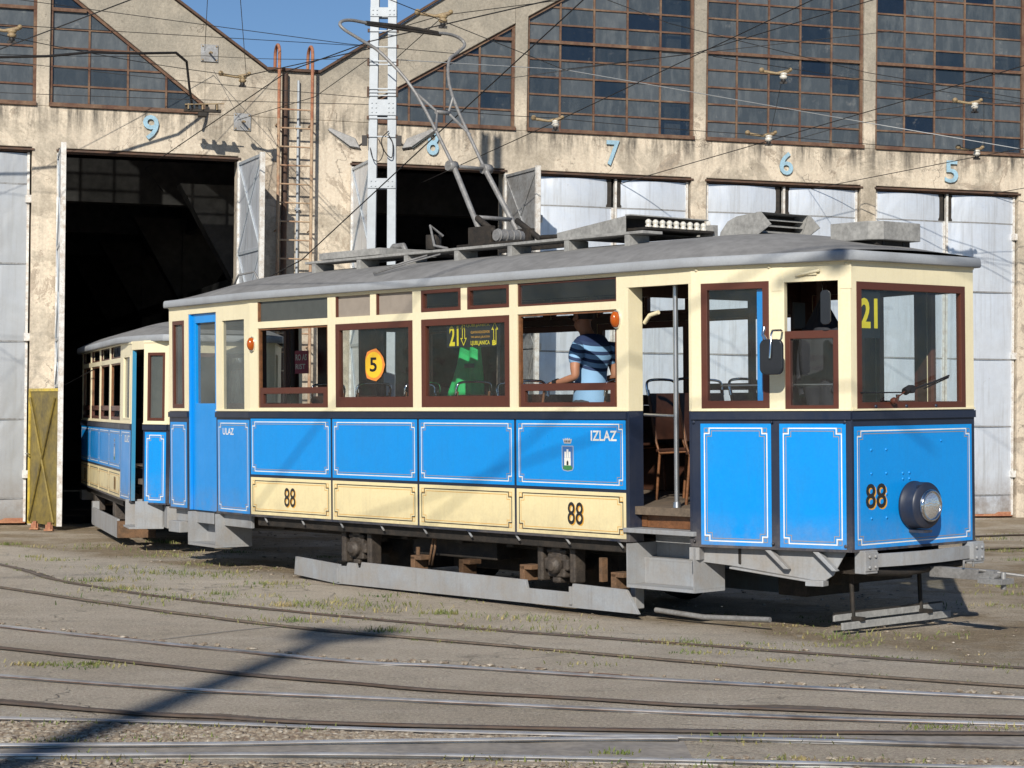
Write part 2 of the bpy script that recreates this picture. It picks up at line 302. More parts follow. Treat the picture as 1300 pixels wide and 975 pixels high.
class MB:
    def __init__(s): s.v = []; s.f = []; s.mi = []; s.sm = []
    def add(s, pts, faces, mi=0, smooth=False):
        n = len(s.v); s.v += [tuple(p) for p in pts]
        for f in faces: s.f.append(tuple(n + i for i in f)); s.mi.append(mi); s.sm.append(smooth)
        return s
    def box(s, x0, x1, y0, y1, z0, z1, fr=ID, mi=0):
        P = [fr(x, y, z) for x in (x0, x1) for y in (y0, y1) for z in (z0, z1)]
        return s.add(P, [(0, 1, 3, 2), (4, 6, 7, 5), (0, 4, 5, 1), (2, 3, 7, 6), (0, 2, 6, 4), (1, 5, 7, 3)], mi)
    def poly(s, pts, fr=ID, mi=0): return s.add([fr(*p) for p in pts], [tuple(range(len(pts)))], mi)
    def prism(s, pts, y0, y1, fr=ID, mi=0):
        """pts (x,z) outline extruded along y"""
        n = len(pts); P = [fr(p[0], y0, p[1]) for p in pts] + [fr(p[0], y1, p[1]) for p in pts]
        return s.add(P, [tuple(range(n)), tuple(range(2 * n - 1, n - 1, -1))] + [(i, i + n, (i + 1) % n + n, (i + 1) % n) for i in range(n)], mi)
    def prismx(s, pts, x0, x1, fr=ID, mi=0):
        """pts (y,z) outline extruded along x"""
        n = len(pts); P = [fr(x0, p[0], p[1]) for p in pts] + [fr(x1, p[0], p[1]) for p in pts]
        return s.add(P, [tuple(range(n)), tuple(range(2 * n - 1, n - 1, -1))] + [(i, i + n, (i + 1) % n + n, (i + 1) % n) for i in range(n)], mi)
    def prismz(s, pts, z0, z1, fr=ID, mi=0):
        n = len(pts); P = [fr(p[0], p[1], z0) for p in pts] + [fr(p[0], p[1], z1) for p in pts]
        return s.add(P, [tuple(range(n)), tuple(range(2 * n - 1, n - 1, -1))] + [(i, i + n, (i + 1) % n + n, (i + 1) % n) for i in range(n)], mi)
    def tube(s, path, r, seg=8, fr=ID, mi=0, caps=True):
        P = [Vector(fr(*p)) for p in path]; rs = r if isinstance(r, (list, tuple)) else [r] * len(P)
        prev = None; rings = []
        for i, p in enumerate(P):
            d = (P[min(i + 1, len(P) - 1)] - P[max(i - 1, 0)]).normalized()
            if prev is None:
                a = Vector((0, 0, 1)) if abs(d.z) < .9 else Vector((1, 0, 0)); x = d.cross(a).normalized()
            else: x = (prev - d * prev.dot(d)).normalized()
            prev = x; y = d.cross(x)
            rings.append([p + (x * cos(2 * pi * k / seg) + y * sin(2 * pi * k / seg)) * rs[i] for k in range(seg)])
        n = len(rings); V = [v for r_ in rings for v in r_]
        F = [(i * seg + k, i * seg + (k + 1) % seg, (i + 1) * seg + (k + 1) % seg, (i + 1) * seg + k) for i in range(n - 1) for k in range(seg)]
        s.add(V, F, mi, True)
        if caps: s.add(rings[0], [tuple(range(seg))[::-1]], mi); s.add(rings[-1], [tuple(range(seg))], mi)
        return s
    def lathe(s, prof, c, axis='z', seg=20, fr=ID, mi=0):
        """prof [(r,h)] revolved about an axis through c"""
        R = []
        for r, h in prof:
            for k in range(seg):
                a, b = r * cos(2 * pi * k / seg), r * sin(2 * pi * k / seg)
                q = {'z': (a, b, h), 'x': (h, a, b), 'y': (a, h, b)}[axis]
                R.append(fr(c[0] + q[0], c[1] + q[1], c[2] + q[2]))
        n = len(prof)
        F = [(i * seg + k, i * seg + (k + 1) % seg, (i + 1) * seg + (k + 1) % seg, (i + 1) * seg + k) for i in range(n - 1) for k in range(seg)]
        s.add(R, F, mi, True); s.add(R[:seg], [tuple(range(seg))], mi); s.add(R[-seg:], [tuple(range(seg))], mi)
        return s
    def wall(s, fr, s0, s1, z0, z1, d0, d1, holes=(), mi=0, mi_in=None):
        """wall slab with rectangular holes (s0,s1,z0,z1); only real outer faces"""
        if mi_in is None: mi_in = mi
        xs = sorted(set([s0, s1] + [max(s0, min(s1, v)) for h in holes for v in h[:2]])); zs = sorted(set([z0, z1] + [max(z0, min(z1, v)) for h in holes for v in h[2:]]))
        nx, nz = len(xs) - 1, len(zs) - 1
        def solid(i, j):
            if not (0 <= i < nx and 0 <= j < nz): return False
            cx, cz = (xs[i] + xs[i + 1]) / 2, (zs[j] + zs[j + 1]) / 2
            return not any(h[0] < cx < h[1] and h[2] < cz < h[3] for h in holes)
        for i in range(nx):
            for j in range(nz):
                if not solid(i, j): continue
                a, b, c, d = xs[i], xs[i + 1], zs[j], zs[j + 1]
                s.add([fr(a, d1, c), fr(b, d1, c), fr(b, d1, d), fr(a, d1, d)], [(0, 1, 2, 3)], mi)
                s.add([fr(a, d0, c), fr(b, d0, c), fr(b, d0, d), fr(a, d0, d)], [(3, 2, 1, 0)], mi_in)
                if not solid(i - 1, j): s.add([fr(a, d0, c), fr(a, d1, c), fr(a, d1, d), fr(a, d0, d)], [(0, 1, 2, 3)], mi)
                if not solid(i + 1, j): s.add([fr(b, d1, c), fr(b, d0, c), fr(b, d0, d), fr(b, d1, d)], [(0, 1, 2, 3)], mi)
                if not solid(i, j - 1): s.add([fr(a, d0, c), fr(b, d0, c), fr(b, d1, c), fr(a, d1, c)], [(0, 1, 2, 3)], mi)
                if not solid(i, j + 1): s.add([fr(a, d1, d), fr(b, d1, d), fr(b, d0, d), fr(a, d0, d)], [(0, 1, 2, 3)], mi)
        return s
    def ribbon(s, pts, w, d, fr, mi=0, closed=True):
        """flat painted line of width w along axis-aligned points (s,z), mitred"""
        n = len(pts); L, R_ = [], []
        for i in range(n):
            p = Vector(pts[i]); a = Vector(pts[i - 1]) if (closed or i > 0) else None; b = Vector(pts[(i + 1) % n]) if (closed or i < n - 1) else None
            d1 = (p - a).normalized() if a is not None else (b - p).normalized(); d2 = (b - p).normalized() if b is not None else d1
            n1, n2 = Vector((-d1.y, d1.x)), Vector((-d2.y, d2.x)); q = (n1 + n2)
            q = q / max(.3, (1 + n1.dot(n2))); L.append(p + q * w / 2); R_.append(p - q * w / 2)
        rng = range(n if closed else n - 1)
        for i in rng:
            j = (i + 1) % n
            s.add([fr(R_[i].x, d, R_[i].y), fr(R_[j].x, d, R_[j].y), fr(L[j].x, d, L[j].y), fr(L[i].x, d, L[i].y)], [(0, 1, 2, 3)], mi)
        return s
    def build(s, name, mats, parent=None, bevel=0, kind=None, recalc=True):
        me = bpy.data.meshes.new(name); me.from_pydata(s.v, [], s.f)
        if not isinstance(mats, (list, tuple)): mats = [mats]
        for m_ in mats: me.materials.append(M[m_] if isinstance(m_, str) else m_)
        me.polygons.foreach_set('material_index', s.mi); me.polygons.foreach_set('use_smooth', s.sm); me.update()
        if bevel or recalc:
            bm = bmesh.new(); bm.from_mesh(me)
            if bevel: bmesh.ops.remove_doubles(bm, verts=bm.verts, dist=1e-5)
            bmesh.ops.recalc_face_normals(bm, faces=bm.faces); bm.to_mesh(me); bm.free()
        o = bpy.data.objects.new(name, me); COL.objects.link(o)
        if parent: o.parent = parent
        if bevel:
            b = o.modifiers.new('bevel', 'BEVEL'); b.width = bevel; b.segments = 2; b.limit_method = 'ANGLE'; b.angle_limit = radians(50)
        if kind: o['kind'] = kind
        return o

def tag(o, label, cat, group=None):
    o['label'] = label; o['category'] = cat
    if group: o['group'] = group
    return o
def thing(name, label, cat, loc=(0, 0, 0), rz=0, group=None):
    o = bpy.data.objects.new(name, None); COL.objects.link(o); o.location = loc; o.rotation_euler = (0, 0, rz); o.empty_display_size = .2
    return tag(o, label, cat, group)
def rebase(o, loc):
    """put a world-space mesh object's origin at loc"""
    loc = Vector(loc); o.data.transform(Matrix.Translation(-loc)); o.location = loc; return o
def copy_tree(o, parent=None):
    c = o.copy(); COL.objects.link(c)
    if parent is not None: c.parent = parent
    for ch in list(o.children): copy_tree(ch, c)
    return c

_tc = {}
def text_faces(body, size, bold=0.0):
    """glyph outlines as flat mesh (verts2d, faces, width)"""
    k = (body, size, bold)
    if k in _tc: return _tc[k]
    cu = bpy.data.curves.new('t', 'FONT'); cu.body = body; cu.size = size; cu.offset = bold; cu.resolution_u = 3
    ob = bpy.data.objects.new('t', cu); COL.objects.link(ob); bpy.context.view_layer.update()
    me = bpy.data.meshes.new_from_object(ob.evaluated_get(bpy.context.evaluated_depsgraph_get()))
    V = [(v.co.x, v.co.y) for v in me.vertices]; F = [tuple(p.vertices) for p in me.polygons]
    bpy.data.objects.remove(ob); bpy.data.curves.remove(cu); bpy.data.meshes.remove(me)
    _tc[k] = (V, F); return _tc[k]
def put_text(mb, body, fr, s0, s1, z0, z1, d, mi=0, bold=.0, mirror=False):
    """fit the text into the rectangle s0..s1, z0..z1 at offset d"""
    V, F = text_faces(body, 1.0, bold)
    x0, x1 = min(v[0] for v in V), max(v[0] for v in V); y0, y1 = min(v[1] for v in V), max(v[1] for v in V)
    def mp(v):
        a = (v[0] - x0) / (x1 - x0); a = 1 - a if mirror else a
        return fr(s0 + a * (s1 - s0), d, z0 + (v[1] - y0) / (y1 - y0) * (z1 - z0))
    mb.add([mp(v) for v in V], F, mi)

# ------------------------------------------------------------------ ground
g = MB(); N = 40
g.add([(-220, -120, 0), (220, -120, 0), (220, 320, 0), (-220, 320, 0)], [(0, 1, 2, 3)]); g.build('ground', 'asphalt', kind='structure')
gr = MB()
def strip(ptsA, ptsB, z):
    n = len(ptsA); gr.add([(*p, z) for p in ptsA] + [(*p, z) for p in ptsB], [(i, i + 1, n + i + 1, n + i) for i in range(n - 1)])
def wob(pts, amp, seed, sub=10):
    out = []
    for (x0, y0), (x1, y1) in zip(pts[:-1], pts[1:]):
        for k in range(sub):
            f = k / sub; x, y = x0 + (x1 - x0) * f, y0 + (y1 - y0) * f; out.append((x, y + amp * mnoise.noise(Vector((x * 2.1, seed, 0))) + amp * .6 * mnoise.noise(Vector((x * 7.3, seed + 5, 0)))))
    out.append(pts[-1]); return out
strip(wob([(-12, 10.15), (-2.5, 10.22), (-.8, 10.42), (0.3, 10.56)], .05, 1), wob([(-12, 11.35), (-2.7, 11.0), (-.85, 10.76), (0.3, 10.62)], .05, 2), .004)
strip(wob([(-12, 3), (0, 3), (12, 3)], 0, 3), wob([(-12, 9.55), (-2, 9.74), (.4, 9.86), (1.3, 9.95), (2.4, 10.2), (12, 10.1)], .07, 4, 14), .004)
gr.build('gravel_bed', 'gravel', kind='structure')
# paler painted joint on the asphalt
q = MB(); q.ribbon([(-2.52, 14.95), (-2.1, 15.55), (-1.72, 16.0)], .035, .004, lambda a, d, z: Vector((a, z, d)), closed=False); q.build('road_line', 'line_paint', kind='structure', recalc=False)

dp = MB(); A_ = wob([(-1.2, 10.93), (.9, 10.81), (2.7, 10.83), (5, 10.8)], .02, 7); B_ = wob([(-1.2, 10.86), (.87, 10.60), (2.6, 10.41), (5, 10.1)], .02, 8)
dp.add([(*p, .0035) for p in A_] + [(*p, .0035) for p in B_], [(i, i + 1, len(A_) + i + 1, len(A_) + i) for i in range(len(A_) - 1)])
A_ = wob([(-5, 10.02), (-1.46, 10.24), (.46, 10.52), (.9, 10.55)], .015, 9); B_ = wob([(-5, 9.6), (-1.46, 9.93), (.46, 9.95), (.9, 9.9)], .02, 11)
dp.add([(*p, .0055) for p in A_] + [(*p, .0055) for p in B_], [(i, i + 1, len(A_) + i + 1, len(A_) + i) for i in range(len(A_) - 1)])
dp.build('paving_strip', 'dark_paving', kind='structure', recalc=False)
# rails, each a curved steel bar lying in its groove
RAILS = [
 ([(-7.64, 24.9), (-5.42, 21.77), (-4.44, 19.97), (-3.73, 19.0), (-3.09, 18.23), (-2.27, 17.44), (-1.39, 16.7), (-0.54, 16.05), (-0.04, 15.69), (1.22, 14.96), (1.97, 14.51), (3.44, 13.7), (5.6, 12.6)], 1, .034, 'thin grass-edged rail curving nearest in front of the tram'),
 ([(-6.47, 21.11), (-4.73, 19.02), (-3.15, 17.25), (-2.1, 16.2), (-1.23, 15.48), (-0.5, 15.01), (1.14, 13.92), (1.83, 13.47), (3.2, 12.75), (5.2, 11.85)], 2, .05, 'sunken rusty brown rail, second out from the tram'),
 ([(-5.06, 16.54), (-3.9, 15.68), (-2.69, 14.78), (-1.09, 13.71), (-0.45, 13.51), (0.58, 13.07), (1.72, 12.65), (3.07, 12.24), (5, 11.75)], 0, .062, 'rail with broken asphalt edge, third out from the tram'),
 ([(-4.61, 15.07), (-3.55, 14.28), (-2.47, 13.53), (-1.68, 12.98), (-1.0, 12.63), (-0.41, 12.31), (0.45, 12.02), (0.97, 11.82), (1.45, 11.70), (2.37, 11.52), (3.72, 11.36)], 1, .045, 'dark rail curving to meet a bright one at right foreground'),
 ([(-4.05, 13.23), (-3.17, 12.79), (-1.91, 12.25), (-0.95, 12.0), (-0.39, 11.85), (1.36, 11.41), (2.82, 11.18), (3.66, 11.06)], 0, .05, 'long bright polished rail crossing the middle foreground'),
 ([(-3.64, 11.92), (-2.89, 11.65), (-2.04, 11.28), (-1.58, 11.16), (-0.86, 10.98), (0.89, 10.84), (2.73, 10.86), (3.55, 10.83)], 1, .05, 'dull rail just beyond the foreground gravel strip'),
 ([(-3.41, 11.17), (-2.74, 11.04), (-1.78, 10.96), (-0.85, 10.8), (-0.19, 10.71), (0.87, 10.62), (1.66, 10.54), (2.62, 10.43), (3.4, 10.35)], 0, .05, 'rail along the far edge of the foreground gravel strip'),
 ([(-3.08, 10.1), (-2.52, 10.16), (-1.46, 10.26), (-0.82, 10.37), (0.46, 10.54), (0.87, 10.57)], 0, .05, 'bright rail along the near edge of the foreground gravel strip'),
 ([(-2.98, 9.80), (-2.43, 9.86), (-0.78, 9.98), (0.44, 9.93), (1.34, 9.86), (2.45, 9.78), (3.4, 9.7)], 0, .04, 'nearest rail at the bottom edge beside loose gravel'),
 ([(0.55, 27.74), (2.5, 26.6), (3.59, 26.55), (6.44, 28.3), (7.21, 28.77), (9.8, 29.92)], 1, .05, 'rail leading to the far silver doors behind the tram'),
 ([(3.9, 24.9), (5.17, 25.3), (5.81, 25.53), (6.49, 25.91), (8.73, 26.68)], 2, .05, 'half-buried rail in the asphalt right of the tram front'),
]
def catmull(P, sub=6):
    out = []
    for i in range(len(P) - 1):
        p0, p1, p2, p3 = P[max(i - 1, 0)], P[i], P[i + 1], P[min(i + 2, len(P) - 1)]
        for k in range(sub):
            t_ = k / sub; out.append(tuple(.5 * ((2 * p1[j]) + (-p0[j] + p2[j]) * t_ + (2 * p0[j] - 5 * p1[j] + 4 * p2[j] - p3[j]) * t_ ** 2 + (-p0[j] + 3 * p1[j] - 3 * p2[j] + p3[j]) * t_ ** 3) for j in range(len(p1))))
    out.append(P[-1]); return out
def sweep(mb, C, prof, mi):
    """sweep a (lateral,z) profile along a ground curve"""
    n = len(C); V = []
    for i, p in enumerate(C):
        a, b = Vector(C[max(i - 1, 0)]), Vector(C[min(i + 1, n - 1)]); d = (b - a).normalized(); nn = Vector((-d.y, d.x))
        for l, z in prof: V.append((p[0] + nn.x * l, p[1] + nn.y * l, z))
    k = len(prof); mb.add(V, [(i * k + j, i * k + j + 1, (i + 1) * k + j + 1, (i + 1) * k + j) for i in range(n - 1) for j in range(k - 1)], mi)
for i, (P, kind, w, lab) in enumerate(RAILS):
    C = catmull(P); z0 = .0065 + .0012 * i
    mb = MB(); sweep(mb, C, [(-w / 2, -.01), (-w / 2, z0 + .003), (-w / 2 + .006, z0 + .008), (w / 2 - .006, z0 + .008), (w / 2, z0 + .003), (w / 2, -.01)], 0)
    e1, e2 = [], []
    n = len(C)
    for j, p in enumerate(C):
        a, b = Vector(C[max(j - 1, 0)]), Vector(C[min(j + 1, n - 1)]); d = (b - a).normalized(); nn = Vector((-d.y, d.x))
        wn_ = .026 + .022 * mnoise.noise(Vector((p[0] * 3, p[1] * 3, i)))
        e1.append((p[0] + nn.x * w * .5, p[1] + nn.y * w * .5, z0)); e2.append((p[0] - nn.x * (w * .5 + wn_), p[1] - nn.y * (w * .5 + wn_), z0))
    mb.add(e1 + e2, [(j, j + 1, n + j + 1, n + j) for j in range(n - 1)], 1)
    if i in (0, 2, 3, 5, 6):
        C2 = catmull(P, 40); n2_ = len(C2); f1, f2 = [], []
        for j, p in enumerate(C2):
            a, b = Vector(C2[max(j - 1, 0)]), Vector(C2[min(j + 1, n2_ - 1)]); d = (b - a).normalized(); nn = Vector((-d.y, d.x))
            q_ = max(0, mnoise.noise(Vector((p[0] * .9, i, 3))) + .12) * .20 + .03 * max(0, mnoise.noise(Vector((p[0] * 9, p[1] * 9, i)))) + .022 * mnoise.noise(Vector((p[0] * 31, 4, i)))
            f1.append((p[0] + nn.x * w * .5, p[1] + nn.y * w * .5, z0 - .0006)); f2.append((p[0] + nn.x * (w * .5 + max(.0, q_)), p[1] + nn.y * (w * .5 + max(.0, q_)), z0 - .0006))
        mb.add(f1 + f2, [(j, j + 1, n2_ + j + 1, n2_ + j) for j in range(n2_ - 1)], 1)
    mid = C[len(C) // 2]
    o = mb.build('tram_rail', [('rail_head', 'rail_dull', 'groove')[kind], 'groove_rust' if i in (2, 4) else 'groove'], recalc=False)
    tag(rebase(o, (*mid, 0)), lab, 'rail', 'tram rails set in the yard')

# ------------------------------------------------------------------ depot building  (local x along the front, y into the hall)
FA = Vector((-6.819, 28.934, 0)); FROT = atan2(.29729662, .95478517)
depot = thing('depot_building', 'long tram depot with stained concrete gables, rusty glazing and numbered silver doors', 'building', FA, FROT)
DEP = .35
def zr(u):  # parapet line
    if u < -2.75: u = -5.5 - u
    if u <= 3.33: return 7.572 - .694 * (u - 1.984)
    if u <= 4.12: return 6.63
    if u > 13.115: u = 26.23 - u
    return max(6.63, 6.637 + .665 * (u - 4.149))
def zw(u):  # top of the glazing
    if u < -2.75: u = -5.5 - u
    if u < 3.7: return 7.478 - .762 * (u - .62)
    if u > 13.115: u = 26.23 - u
    return 6.466 + .587 * (u - 5.264)
OPEN = [(-8.4, -5.85), (-5.6, -3.1), (-2.75, -.0), (.365, 2.936), (4.627, 7.0), (7.537, 10.045), (10.30, 12.97), (13.24, 15.84), (16.18, 18.78), (19.15, 21.7)]
SILL = 5.94; LINT = 5.35
w = MB(); U0, U1 = -9., 22.3
# front skin as one slab with door holes, then glazing band pillars, then gable strips
w.wall(ID, U0, U1, 0, SILL, 0, DEP, [(a, b, -.01, LINT) for a, b in OPEN])
GL = [(-8.7, -5.86), (-5.66, -2.86), (-2.66, .046), (.227, 2.44), (5.0, 7.15), (7.34, 10.08), (10.28, 13.01), (13.22, 15.95), (16.15, 18.89), (19.08, 21.86)]
for (a, b), (c, d) in zip([(None, U0)] + GL, GL + [(U1, None)]):
    # solid part between glazing bays from b to c
    if c - b < .01: continue
    us = [b] + [u for u in (-2.75, 3.33, 4.12, 13.115, 22.11) if b < u < c] + [c]
    pts = [(b, SILL)] + [(u, zr(u)) for u in us] + [(c, SILL)]
    # split to convex-safe quads
    for i in range(len(us) - 1):
        w.prism([(us[i], SILL), (us[i + 1], SILL), (us[i + 1], zr(us[i + 1])), (us[i], zr(us[i]))], 0, DEP)
for a, b in GL:
    us = [a] + [u for u in (-2.75, 3.33, 13.115) if a < u < b] + [b]
    for i in range(len(us) - 1):
        p, q = us[i], us[i + 1]
        w.prism([(p, max(SILL, zw(p))), (q, max(SILL, zw(q))), (q, zr(q)), (p, zr(p))], 0, DEP)
wall = w.build('wall', 'render', depot, bevel=.012)
# weathered ledges and blocks over the doors
lg = MB()
for a, b in OPEN:
    lg = MB(); lg.box(a - .03, b + .03, -.022, .05, LINT - .045, LINT - .018); lg.box(a + .005, b - .005, .04, .12, LINT - .066, LINT - .046); lg.build('lintel_ledge', 'rusty_edge', depot)
# parapet flashing
fl = MB()
ur = [U0, -2.75, 3.33, 4.12, 13.115, 22.11, 22.3]
for p, q in zip(ur[:-1], ur[1:]):
    a, b = zr(p + 1e-4), zr(q - 1e-4)
    fl.prism([(p, a + .004), (q, b + .004), (q, b + .045), (p, a + .045)], -.06, DEP + .06)
fl.build('roof_edge', 'rusty_edge', depot)
# hall roofs, inner shell
rf = MB()
for p, q in zip(ur[:-1], ur[1:]):
    a, b = zr(p + 1e-4) - .12, zr(q - 1e-4) - .12
    rf.add([(p, DEP + .01, a), (q, DEP + .01, b), (q, 34, b), (p, 34, a)], [(0, 1, 2, 3)])
    rf.add([(p, DEP + .01, a - .2), (q, DEP + .01, b - .2), (q, 34, b - .2), (p, 34, a - .2)], [(3, 2, 1, 0)])
rf.build('roof', 'inner_wall', depot, recalc=False)
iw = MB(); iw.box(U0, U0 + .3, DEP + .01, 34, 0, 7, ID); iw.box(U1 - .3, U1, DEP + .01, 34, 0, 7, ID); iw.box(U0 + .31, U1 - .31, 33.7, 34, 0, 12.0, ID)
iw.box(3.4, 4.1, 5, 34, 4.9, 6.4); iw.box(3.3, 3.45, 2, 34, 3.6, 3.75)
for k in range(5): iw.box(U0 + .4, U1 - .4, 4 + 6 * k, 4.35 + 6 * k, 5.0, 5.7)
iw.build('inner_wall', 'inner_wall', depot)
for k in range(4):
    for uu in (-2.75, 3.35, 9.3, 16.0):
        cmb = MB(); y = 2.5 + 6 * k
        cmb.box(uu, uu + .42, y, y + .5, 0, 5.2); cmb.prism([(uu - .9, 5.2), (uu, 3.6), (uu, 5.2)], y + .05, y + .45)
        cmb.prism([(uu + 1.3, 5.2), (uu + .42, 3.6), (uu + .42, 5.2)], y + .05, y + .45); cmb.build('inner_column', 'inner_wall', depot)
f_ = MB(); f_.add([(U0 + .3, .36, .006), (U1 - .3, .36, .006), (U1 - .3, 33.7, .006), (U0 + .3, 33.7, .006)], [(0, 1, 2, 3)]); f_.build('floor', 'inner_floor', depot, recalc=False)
# raking concrete struts just behind the glass
for uu in (9.75, 12.68, 15.62, 6.95):
    k = MB(); k.prism([(uu, SILL), (uu + .3, SILL), (uu + .3, zw(uu) - .1), (uu + .12, zw(uu) - .1)], .5, .8); k.build('glazing_strut', 'render', depot)

# glazing bays
DU, DZ = .5487, .270
def glazing(a, b):
    top = lambda u: zw(u)
    fr_ = MB(); y0, y1 = .06, .10
    us = [a] + [u for u in (-2.75, 13.115) if a < u < b] + [b]
    pan = MB()
    for p, q in zip(us[:-1], us[1:]):
        A = max(SILL, top(p)); B = max(SILL, top(q))
        pts = [(p, SILL)] + ([(q, SILL)] if B > SILL + .001 or True else []) + [(q, B)] * (B > SILL + .001) + [(p, A)] * (A > SILL + .001)
        pan.add([(x, .085, z) for x, z in pts], [tuple(range(len(pts)))])
        # slope bar
        fr_.prism([(p, A - .05), (q, B - .05), (q, B), (p, A)], y0 - .02, y1)
    # sill bar and jambs
    fr_.box(a, b, y0 - .10, y1, SILL - .0, SILL + .055)
    for u, e in ((a, 0), (b - .045, 0)):
        h = max(SILL, min(top(u), top(u + .045)));
        if h > SILL + .08: fr_.box(u, u + .045, y0 - .015, y1, SILL + .055, h)
    # mullions
    n = round((b - a) / DU) if b - a > 2.7 else None
    ms = [a + (b - a) * k / n for k in range(1, n)] if n else [a + DU * k + .01 for k in range(1, 5) if a + DU * k < b]
    if a == 5.0: ms = [7.15 - DU * k for k in range(1, 5)]
    for u in ms:
        h = max(SILL, top(u))
        if h > SILL + .1: fr_.box(u - .014, u + .014, y0, y1 - .003, SILL + .055, h - .03)
    # transoms, a heavier one every fifth
    k = 1
    while SILL + .05 + k * DZ < 10.4:
        z = SILL + .045 + k * DZ; heavy = (k % 5 == 0)
        # span where top(u) > z
        ok = [a + (b - a) * i / 200 for i in range(201) if top(a + (b - a) * i / 200) > z + .03]
        if not ok: break
        hh = .024 if heavy else .013
        fr_.box(min(ok) + .02, max(ok) - .02, y0 - (.02 if heavy else -.006), y1 - .006, z - hh, z + hh); k += 1
    fo = fr_.build('window', 'rust_frame', depot)
    po = pan.build('glazing', 'dirty_glass', fo, recalc=False)
    at = po.data.attributes.new('pane', 'FLOAT_VECTOR', 'POINT'); d_ = (b - a) / 5 if b - a > 2.7 else DU
    for i_, v_ in enumerate(po.data.vertices):
        uu_ = (v_.co.x - a) / d_ if a != 5.0 else (v_.co.x - 7.15) / DU + 20
        at.data[i_].vector = (uu_ + 7 * round(a * 3) , (v_.co.z - SILL - .045) / DZ, 0)
for a, b in GL: glazing(a, b)
# missing corner of one pane
# door numbers
for ch, u0, u1, z0, z1 in (('9', 1.545, 1.77, 5.53, 5.885), ('8', 5.76, 5.945, 5.50, 5.87), ('7', 8.62, 8.83, 5.475, 5.86), ('6', 11.53, 11.76, 5.455, 5.82), ('5', 14.46, 14.70, 5.455, 5.815), ('10', -1.55, -1.2, 5.52, 5.88)):
    k = MB(); put_text(k, ch, lambda a, d, z: Vector((a, -.03 + d, z)), u0, u1, z0, z1, 0, 0, .012)
    o = k.build('door_number', 'number_blue', depot, recalc=False); so = o.modifiers.new('thick', 'SOLIDIFY'); so.thickness = .02; so.offset = 0

def leaf(u0, u1, notch_side, dull=False):
    """closed door leaf with riveted seams, edge trim and hinges"""
    y = .10; mb = MB(); n = 14; zs = [.06, .38, 1.5, 2.6, 3.7, 4.83, LINT - .075]
    nx = notch_side
    # sheet gently crowned between seams
    for z0, z1 in zip(zs[:-1], zs[1:]):
        a, b = u0, u1
        if z1 > 5.1:
            if nx > 0: b = u1 - .10
            elif nx < 0: a = u0 + .10
        G = [[(a + (b - a) * i / 10, y - .05 * sin(pi * i / 10) * (.55 + .45 * (z0 > 3)) - .010 * sin(pi * j / 6), z0 + .008 + (z1 - z0 - .016) * j / 6) for i in range(11)] for j in range(7)]
        mb.add([p for r_ in G for p in r_], [(j * 11 + i, j * 11 + i + 1, (j + 1) * 11 + i + 1, (j + 1) * 11 + i) for j in range(6) for i in range(10)], 0, True)
    o = mb.build('door', ['sheet_dull' if dull else 'sheet'], depot, recalc=False)
    e = MB()
    for z in zs[1:-1]:
        for i in range(10):
            a_, b_ = u0 + (u1 - u0) * i / 10, u0 + (u1 - u0) * (i + 1) / 10; ya, yb_ = y - .05 * sin(pi * i / 10) - .004, y - .05 * sin(pi * (i + 1) / 10) - .004
            e.add([(a_, ya, z - .011), (b_, yb_, z - .011), (b_, yb_, z + .011), (a_, ya, z + .011)], [(0, 1, 2, 3)], 4)
    e.box(u0 - .004, u0 + .03, y - .028, y + .04, .05, LINT - .07, mi=1); e.box(u1 - .03, u1 + .004, y - .028, y + .04, .05, LINT - .07 if nx <= 0 else 4.83, mi=1)
    if nx: 
        uu = u1 if nx > 0 else u0; e.box(uu - .115 if nx > 0 else uu + .03, uu - .03 if nx > 0 else uu + .115, y - .004, y + .03, 4.83, LINT - .075, mi=3)  # black plate in the notch paints the dark gap at the wire slot
    e.box(u0, u1, y - .02, y + .03, .03, .10, mi=2)
    e.build('edge_trim', ['sheet_dull', 'white_edge', 'rust', 'under', 'seam'], o)
    hs = MB(); uh = u0 if nx > 0 else u1
    for z in (.72, 2.66, 4.62): hs.box(uh - .05, uh + .05, y - .075, y + .02, z - .055, z + .055); 
    hs.build('hinge', 'white_edge', o, bevel=.005)
for a, b in OPEN:
    if a in (.365, 4.627): continue
    mid = (a + b) / 2
    leaf(a + .03, mid - .012, 1, a < 0); leaf(mid + .012, b - .03, -1, a < 0)

def open_leaf(u, o_end, side, dark=False, wicket=False, lab=None):
    """leaf swung out square to the wall, its braced back towards the opening"""
    a = Vector((u, -.02)); b = Vector(o_end); F_ = Fr(a, b); L = F_.L
    mb = MB(); z0 = 1.95 if wicket else .08; zt = LINT - .1
    mb.box(0.02, L - .02, -.02, .0, z0, zt, F_)
    if wicket: mb.box(0.02, .3, -.02, 0, .08, z0 - .002, F_)
    o = mb.build('door', 'sheet_in' if dark else 'sheet', depot)
    e = MB()
    for s0 in (0, L - .05): e.box(s0, s0 + .05, -.045, .025, .06 if s0 else .06, zt + .02, F_, 0)
    for z in [z0, 2.6, 3.9, zt - .04]: e.box(.05, L - .05, -.043, -.02, z, z + .045, F_, 1); e.box(.05, L - .05, 0, .018, z, z + .04, F_, 1)
    for za, zb in ((z0, 2.6), (2.6, 3.9), (3.9, zt - .04)):
        for sgn in (0, 1):
            p, q = ((.06, za + .05), (L - .06, zb)) if sgn else ((.06, zb), (L - .06, za + .05))
            for dd in (-.032, .012):
                e.tube([(p[0], dd, p[1]), (q[0], dd, q[1])], .012, 6, F_, 1)
    e.build('leaf_frame', ['white_edge', 'mast' if not dark else 'sheet_in'], o)
    return o
open_leaf(.365, (.31, -1.36), -1, wicket=True)
open_leaf(2.936, (3.046, -1.3), 1)
